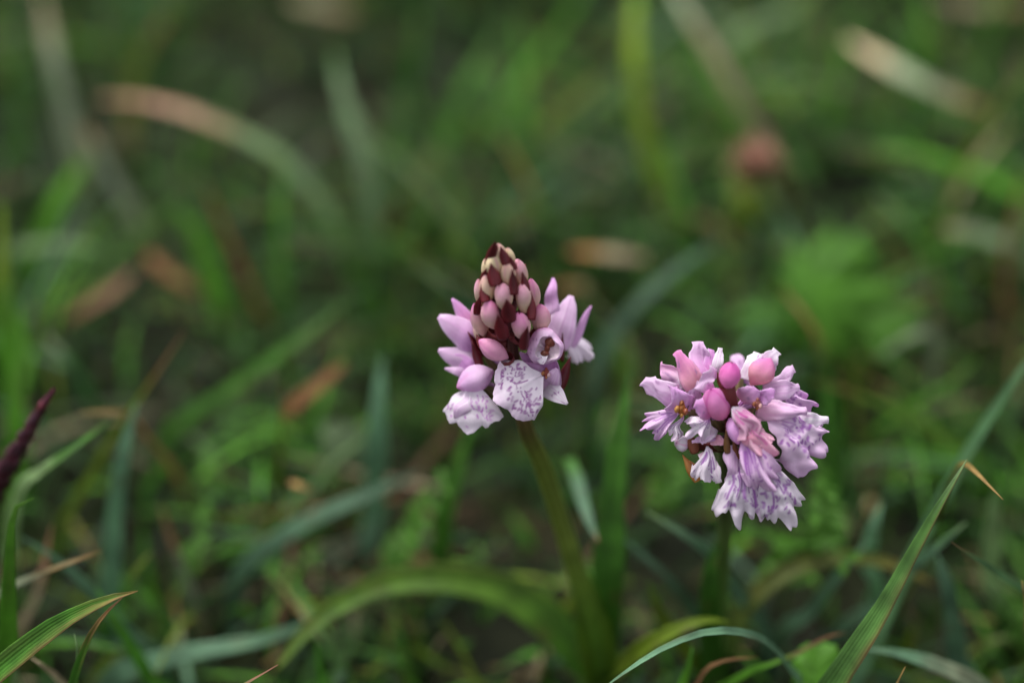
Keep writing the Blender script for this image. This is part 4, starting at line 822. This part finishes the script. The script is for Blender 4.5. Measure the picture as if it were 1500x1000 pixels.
# flower just opening: a round hood with a dark slit
def opening_flower():
    f = o1.flower((799, 508, -.1), dict(tepals=[((793, 516, .15), (794, 534, .3), dict(wpx=18, bend=.15, cup=.8, c0=WHITE, c1=WHITE, spots=5))]), 20)
    c = PZ(799, 508, .02); d = nrm(VIEW + AX_R * .10 - AX_U * .12); a = nrm(np.cross(AX_U, d)); b = np.cross(d, a); R = .375
    nth = 56; th = np.linspace(0, 2 * math.pi, nth, endpoint=False)
    prof = [(R * math.sin(t), R * math.cos(t), k) for t, k in zip(np.linspace(2.9, .80, 20), np.linspace(0, 1, 20))]
    r0, z0 = prof[-1][0], prof[-1][1]
    prof += [(r0 * .95, z0 + .012, 1.05), (r0 * .89, z0 - .005, 1.1)] + [(r0 * .88 * math.cos(t), z0 - .02 - .20 * math.sin(t), 1.2 + t * .3) for t in np.linspace(.1, 1.5, 10)]
    pr = np.array(prof); n = len(pr)
    rw = pr[:, 0:1] * (1 + .06 * np.cos(3 * th + .9)[None] + .03 * np.sin(7 * th)[None] * (pr[:, 2:3] > .7))
    zw = pr[:, 1:2] + (.05 * np.cos(2 * th + .4) + .025 * np.sin(5 * th))[None] * sst(.6, 1.0, pr[:, 2:3])
    V = c + (rw * np.cos(th))[..., None] * a + (rw * np.sin(th))[..., None] * b * 1.04 + zw[..., None] * d
    k = pr[:, 2:3] * np.ones(nth)
    C = mixc(PINK * .5 + LILAC * .5, PALELILAC, sst(.35, .95, k)); m = sst(1.0, 1.15, k)[..., None]; C = C * (1 - m) + (WHITE * .93 + np.array([.02, -.03, -.05])) * m
    Rr = np.random.default_rng(5)
    for _ in range(16):
        t0 = Rr.uniform(0, 6.28); k0 = Rr.uniform(.75, 1.05); q = np.exp(-(((np.angle(np.exp(1j * (th[None] - t0))) / .09) ** 2 + ((k - k0) / .04) ** 2))) * .7
        C = C * (1 - q[..., None]) + PURPLE * q[..., None]
    UV = np.stack(np.meshgrid(np.linspace(0, 1, nth), np.linspace(0, 3, n)), -1).reshape(-1, 2)
    mk('hood', wrinkle(V.reshape(-1, 3), .010, 77), gridF(nth, n, True), C.reshape(-1, 3), M_PETAL, f, UV=UV)
    parts = []
    for (ox, oy, oz, sx, sy) in [(5, 8, .16, 8.5, 7.5), (1, 0, .15, 4.5, 7), (-3, -9, .17, 6.5, 6)]:
        tt, pp = np.meshgrid(np.linspace(0, 2 * math.pi, 14, endpoint=False), np.linspace(.05, math.pi - .05, 9)); cc = c + (ox * a + oy * b) * K * FOCUS + oz * d; e = K * FOCUS
        W_ = cc + (np.sin(pp) * np.cos(tt) * sx * e)[..., None] * a + (np.sin(pp) * np.sin(tt) * sy * e)[..., None] * b + (np.cos(pp) * .07)[..., None] * d
        parts.append((W_.reshape(-1, 3), gridF(14, 9, True), np.tile(np.array([.15, .035, .018]), (126, 1)) * Rr.uniform(.7, 1.5, (126, 1))))
    V, F, C, UV = join(parts); mk('column', wrinkle(V, .008, 78, 14.), F, C, M_BRACT, f, UV=UV)
opening_flower()
o1.flower((698, 562, -.7), dict(
    lips=[(((694, 560, -.55), (-.14, -1), 72, .92), dict(toward=.22, face=(-.2, .35, 1), dots=40, loops=.6, crenel=.012, mark=PURPLE * 1.6 + .15, dome=.3, lobes=.08, ruffle=.04, tooth=.06, rim=WHITE))],
    hoods=[((722, 544, -.65), (670, 568, -.45), 47, PALELILAC, LILAC * .6 + PALELILAC * .4, PINK)],
    tepals=[((694, 548, -.95), (652, 541, -.95), dict(wpx=15, bend=.1, cup=.7, c0=PALELILAC, c1=PALELILAC)),
            ((700, 572, -.5), (664, 612, -.45), dict(wpx=30, bend=.12, cup=.6, c0=WHITE, c1=PALELILAC, shape=.7))]), 30)
o1.flower((704, 512, -1.1), dict(
    tepals=[((706, 508, -1.0), (644, 463, -.95), dict(wpx=48, bend=.14, cup=.9, c0=LILAC, c1=PALELILAC, shape=.75)),
            ((700, 536, -1.05), (643, 513, -1.0), dict(wpx=36, bend=.12, cup=.8, c0=PALELILAC * .9, c1=PALELILAC, shape=.75)),
            ((694, 478, -1.0), (660, 440, -1.0), dict(wpx=22, bend=.1, cup=.8, c0=PINK * .6 + PALELILAC * .4, c1=LILAC)),
            ((696, 545, -1.0), (668, 520, -.9), dict(wpx=28, bend=.14, cup=.8, c0=LILAC, c1=LILAC, name='petal'))],
    bracts=[((705, 540, -.75), (691, 502, -.55), 13), ((712, 500, -.5), (700, 486, -.4), 8)]), 40)
o1.flower((822, 500, -1.25), dict(
    tepals=[((812, 510, -1.0), (837, 434, -1.1), dict(wpx=46, bend=.12, cup=.8, c0=PALELILAC, c1=PALELILAC, shape=.7)),
            ((832, 512, -1.3), (867, 450, -1.2), dict(wpx=14, bend=.06, cup=.9, c0=PALELILAC, c1=LILAC)),
            ((806, 470, -1.05), (809, 408, -1.0), dict(wpx=22, bend=.14, cup=.8, c0=PALELILAC, c1=LILAC))],
    lips=[(((826, 490, -1.35), (.62, -.5), 52, .62), dict(toward=.0, face=(.2, .5, 1), dots=0, loops=0, base=WHITE * 1.02, centre=PALELILAC, rim=WHITE, dome=.3))],
    bracts=[((823, 530, -1.0), (824, 488, -.8), 6)]), 50)

# ---------------- the pink orchid in full flower
base2 = PH(1048, 1016, 0.0)
r2 = empty('orchid', base2, 'rounder pink orchid in full flower with spotted fringed lips spreading downward', 'orchid')
o2 = Orchid(r2, (1064, 705, 31.8), (1072, 566, 29.3), 0.7, 0.25)
stemP = spline([base2 + np.array([0, 0, -.3]), PH(1052, 930, 2.6), PH(1057, 850, 4.6), PH(1062, 770, 6.6), o2.B - o2.ax * .3, o2.B + o2.ax * .4, o2.at(.4), o2.at(.1)], 50)
q = np.linspace(0, 1, 50); cs = mixc(np.array([.07, .14, .025]), np.array([.06, .07, .025]), sst(.3, .75, q))
V, F, C, UV = tube(stemP, np.interp(q, [0, .4, .7, .85, 1], [.27, .2, .16, .2, .08]), cs, 16); mk('stem', V, F, C, M_STEM, r2, UV=UV)
orchid_leaf(r2, [(1050, 1014, .3), (1060, 960, 1.6), (1090, 890, 2.8), (1150, 838, 3.6), (1220, 818, 3.9), (1300, 825, 3.8), (1375, 858, 3.4)], 0.6, DARK, OLIVE, OLIVE * .8 + BROWN * .4, fold=.35, base_w=.8, taper=1.2, tip_at=.8)
orchid_leaf(r2, [(1046, 1014, .3), (1040, 950, 2.4), (1038, 890, 4.2), (1042, 830, 5.4), (1058, 780, 6.2)], 0.72, GREEN, GREEN * .9, GREEN, fold=.5, base_w=.9, taper=1.1)
orchid_leaf(r2, [(1046, 1014, .3), (1010, 960, 2.4), (970, 905, 3.8), (950, 850, 4.8)], 0.5, GREEN, YELLOW * .7, GREEN, fold=.4, base_w=.8, taper=1.1)

o2.bud(PZ(1069, 551, .75), .05, nrm(o2.front + o2.ax), .58, .50, PINK * .8 + SALMON * .2, DEEP * .55 + PINK * .45, DEEP, bract=False, d=AX_U * .9 - AX_F * .55 + AX_R * .1)
o2.bud(PZ(998, 649, -.2), .5, -o2.side, .40, .38, PALELILAC, WHITE, PINK, bract=False, d=-AX_R * .7 - AX_F * .6 + AX_U * .05)
o2.bud(PZ(1075, 631, .55), .4, o2.front, .56, .32, LILAC, LILAC * .8 + PINK * .2, PINK, bract=False, d=AX_U * -.9 + AX_R * .25 - AX_F * .3)

VIOLET = np.array([.36, .11, .46])
T = dict
# big closed hood in the middle
o2.flower((1052, 600, .45), T(hoods=[((1058, 612, .25), (1042, 572, .75), 46, SALMON * .5 + PINK * .5, PINK * .6 + LILAC * .4, DEEP), ((1062, 608, .2), (1056, 576, .6), 28, SALMON, PINK, DEEP)],
    tepals=[((1046, 604, .45), (1017, 590, .55), T(wpx=26, bend=.15, cup=.9, c0=PINK, c1=LILAC))]), 60)
# upper left flower, seen from behind
o2.flower((1034, 566, .1), T(tepals=[
    ((1024, 570, .15), (992, 517, .05), T(wpx=34, bend=.14, cup=1.0, c0=SALMON * .7 + CREAM * .3, c1=PINK * .7 + LILAC * .3, shape=.7)),
    ((1030, 558, 0), (1022, 500, -.1), T(wpx=38, bend=.14, cup=.9, c0=LILAC * .7 + PINK * .3, c1=PALELILAC, shape=.66)),
    ((1040, 552, -.1), (1042, 512, -.1), T(wpx=24, bend=.14, cup=.9, c0=PINK * .6 + LILAC * .4, c1=LILAC)),
    ((1050, 545, -.1), (1053, 511, -.05), T(wpx=14, bend=.1, cup=.7, c0=WHITE, c1=WHITE)),
    ((1029, 574, .35), (1043, 541, .5), T(wpx=25, bend=.12, cup=.7, c0=PALELILAC, c1=PALELILAC, name='petal'))],
    bracts=[((1060, 568, .1), (1051, 546, .25), 10, np.array([.16, .06, .03]))]), 70)
# left flower with a brown throat
o2.flower((998, 597, .1), T(tepals=[
    ((1005, 572, -.1), (970, 535, -.25), T(wpx=30, bend=.1, cup=.4, c0=WHITE, c1=PINK * .6 + PALELILAC * .4, spots=7, ruf=.06, shape=.6)),
    ((990, 582, -.1), (945, 560, -.1), T(wpx=36, bend=.14, cup=.8, c0=PALELILAC, c1=PALELILAC, shape=.7)),
    ((1000, 604, .0), (986, 565, .35), T(wpx=42, bend=.2, cup=.9, c0=PALELILAC, c1=LILAC, name='petal', shape=.6)),
    ((1018, 592, .0), (1014, 560, .2), T(wpx=26, bend=.15, cup=.7, c0=PALELILAC * .95, c1=PALELILAC, name='petal'))],
    lips=[(((996, 603, .1), (-.82, -.36), 56, .5), T(toward=.05, face=(-.3, .5, 1), base=PALELILAC, centre=PALELILAC, rim=LILAC, streaks=9, dots=6, mark=VIOLET, loops=0, lobes=.18, ruffle=.12, crenel=.05)),
          (((1000, 605, .1), (-.40, -.90), 40, .36), T(toward=.1, base=WHITE, centre=LILAC, streaks=8, dots=4, mark=VIOLET, loops=0, lobes=.18, ruffle=.1))],
    columns=[((998, 598, .26), .18, ((.36, .12, .03), (.50, .24, .06), (.26, .07, .03)))]), 80)
# small purple-white flower below the hood
o2.flower((1040, 612, .2), T(lips=[(((1042, 610, .3), (-.62, -.55), 40, .75), T(toward=.25, base=WHITE, centre=LILAC, rim=PALELILAC, streaks=7, dots=8, mark=VIOLET, loops=0, ruffle=.14, dome=.6, lobes=.12))],
    tepals=[((1044, 625, .2), (1026, 648, .3), T(wpx=22, bend=.1, cup=.7, c0=WHITE, c1=PALELILAC)), ((1032, 622, .0), (1010, 618, .1), T(wpx=20, bend=.1, cup=.7, c0=PALELILAC, c1=PALELILAC)),
            ((1042, 640, .2), (1012, 648, .1), T(wpx=10, bend=.1, cup=.7, c0=LILAC, c1=PALELILAC))]), 90)
# upper right flower: pink hood and spotted lip
o2.flower((1112, 566, .2), T(hoods=[((1099, 566, .15), (1130, 526, .35), 42, SALMON * .7 + CREAM * .3, PINK * .75 + LILAC * .25, PINK)],
    tepals=[((1112, 545, -.15), (1142, 513, -.1), T(wpx=36, bend=.16, cup=.7, c0=PALELILAC, c1=WHITE, shape=.6)),
            ((1092, 556, -.1), (1110, 518, -.2), T(wpx=20, bend=.12, cup=.8, c0=WHITE, c1=WHITE)),
            ((1122, 570, -.1), (1164, 543, -.2), T(wpx=26, bend=.15, cup=.7, c0=PALELILAC, c1=PALELILAC, shape=.62)),
            ((1120, 576, .1), (1172, 566, .0), T(wpx=30, bend=.14, cup=.6, c0=PALELILAC, c1=PALELILAC, shape=.62))],
    lips=[(((1122, 574, .0), (.97, -.20), 74, .34), T(toward=-.05, face=(.1, .7, 1), base=PALELILAC, centre=LILAC, rim=LILAC, dots=14, mark=VIOLET, loops=.5, lobes=.1, ruffle=.1, crenel=.05))]), 100)
# right flower with the largest lip
o2.flower((1110, 592, .35), T(lips=[(((1112, 602, .25), (.86, -.46), 114, .56), T(toward=.02, face=(.1, .45, 1), base=PALELILAC * .6 + WHITE * .4, centre=PALELILAC, rim=LILAC * .5 + PALELILAC * .5, dots=44, mark=VIOLET, loops=.35, lobes=.1, tooth=.02, ruffle=.07, crenel=.05, dome=.4, side=.92, nu=110, nv=80))],
    tepals=[((1112, 598, .3), (1180, 602, .35), T(wpx=34, bend=.14, cup=.8, c0=BLUSH * .5 + PALELILAC * .5, c1=PALELILAC, shape=.62)),
            ((1088, 586, .3), (1108, 566, .6), T(wpx=28, bend=.2, cup=.9, c0=BLUSH * .6 + PALELILAC * .4, c1=LILAC)),
            ((1104, 582, .35), (1136, 578, .6), T(wpx=26, bend=.2, cup=.9, c0=LILAC, c1=LILAC, name='petal')),
            ((1150, 618, .1), (1213, 617, .15), T(wpx=24, bend=.06, cup=.5, c0=WHITE, c1=WHITE, spots=5, ruf=.05))],
    columns=[((1109, 591, .5), .13, ((.38, .13, .10), (.30, .10, .04), (.62, .36, .34)))]), 110)
# middle flower with a pink lip
o2.flower((1078, 598, .5), T(lips=[(((1072, 592, .6), (.62, -.76), 56, .52), T(toward=.25, base=BLUSH * .6 + PALELILAC * .4, centre=WHITE, rim=SALMON * .6 + WHITE * .3, mark=DEEP, streaks=8, dots=6, loops=0, ruffle=.12, lobes=.2)),
          (((1090, 622, .6), (.70, -.66), 54, .55), T(toward=.15, base=SALMON * .6 + WHITE * .4, centre=SALMON, rim=BLUSH, mark=PINK, streaks=6, dots=4, loops=0, ruffle=.14, lobes=.12))],
    tepals=[((1088, 636, .6), (1118, 650, .6), T(wpx=26, bend=.2, cup=.7, c0=SALMON, c1=BLUSH))]), 120)
# front lower flower with two long lips
o2.flower((1092, 648, .5), T(lips=[(((1086, 640, .55), (.50, -.86), 82, .52), T(toward=.2, base=PALELILAC, centre=LILAC, rim=PALELILAC, streaks=14, dots=10, mark=VIOLET, loops=0, ruffle=.08, lobes=.15)),
          (((1112, 668, .3), (.45, -.88), 104, .46), T(toward=.05, base=WHITE * .96, centre=PALELILAC, rim=WHITE, dots=24, mark=VIOLET, loops=.6, lobes=.10, ruffle=.06, crenel=.06))],
    tepals=[((1086, 650, .5), (1128, 660, .5), T(wpx=34, bend=.14, cup=.6, c0=LILAC, c1=PALELILAC))]), 130)
o2.flower((1078, 668, .3), T(lips=[(((1080, 664, .25), (.0, -1), 96, .46), T(toward=.12, base=WHITE * .97, centre=PALELILAC, rim=WHITE, dots=16, mark=VIOLET, loops=.7, streaks=6, tooth=.16, lobes=.10, ruffle=.06, crenel=.04)),
          (((1098, 680, .2), (.25, -.97), 78, .34), T(toward=.05, base=WHITE * .95, centre=PALELILAC, rim=PALELILAC, dots=12, mark=VIOLET, loops=.5, streaks=4, lobes=.12))],
    tepals=[((1070, 652, .35), (1068, 712, .2), T(wpx=18, bend=.12, cup=.9, c0=PALELILAC, c1=PALELILAC))],
    bracts=[((1066, 664, .4), (1064, 630, .6), 9, RUST * .8), ((1082, 672, .3), (1074, 645, .45), 9, np.array([.2, .07, .03]))]), 140)
# small lower left flower, partly withered
o2.flower((1046, 650, .1), T(lips=[(((1036, 652, .15), (-.10, -.95), 52, .55), T(toward=.2, base=WHITE, centre=WHITE, rim=WHITE, streaks=9, dots=3, mark=VIOLET, loops=0, ruffle=.14, dome=.7, lobes=.12))],
    tepals=[((1030, 660, .1), (1052, 704, .2), T(wpx=22, bend=.16, cup=.9, c0=BLUSH * .5 + WHITE * .5, c1=WHITE)), ((1040, 644, .2), (1064, 650, .35), T(wpx=14, bend=.1, cup=.8, c0=BLUSH, c1=BLUSH))],
    bracts=[((1020, 664, -.1), (1010, 634, .1), 16, np.array([.24, .08, .05])), ((1024, 704, -.1), (1002, 668, -.05), 16, np.array([.46, .19, .05]), .3), ((1034, 700, -.05), (1012, 676, .0), 12, np.array([.40, .14, .05]), .3)]), 150)
# flowers round the far side
o2.flower((1085, 540, -1.0), T(tepals=[((1085, 556, -1.0), (1076, 520, -1.4), T(wpx=26, bend=.1, cup=.7, c0=LILAC, c1=PALELILAC)), ((1090, 560, -1.1), (1098, 530, -1.6), T(wpx=28, bend=.1, cup=.7, c0=LILAC, c1=LILAC))]), 160)

for o in sc.objects:
    if o.name.split('.')[0] in ('spike_scales', 'florets'): o['kind'] = 'stuff'
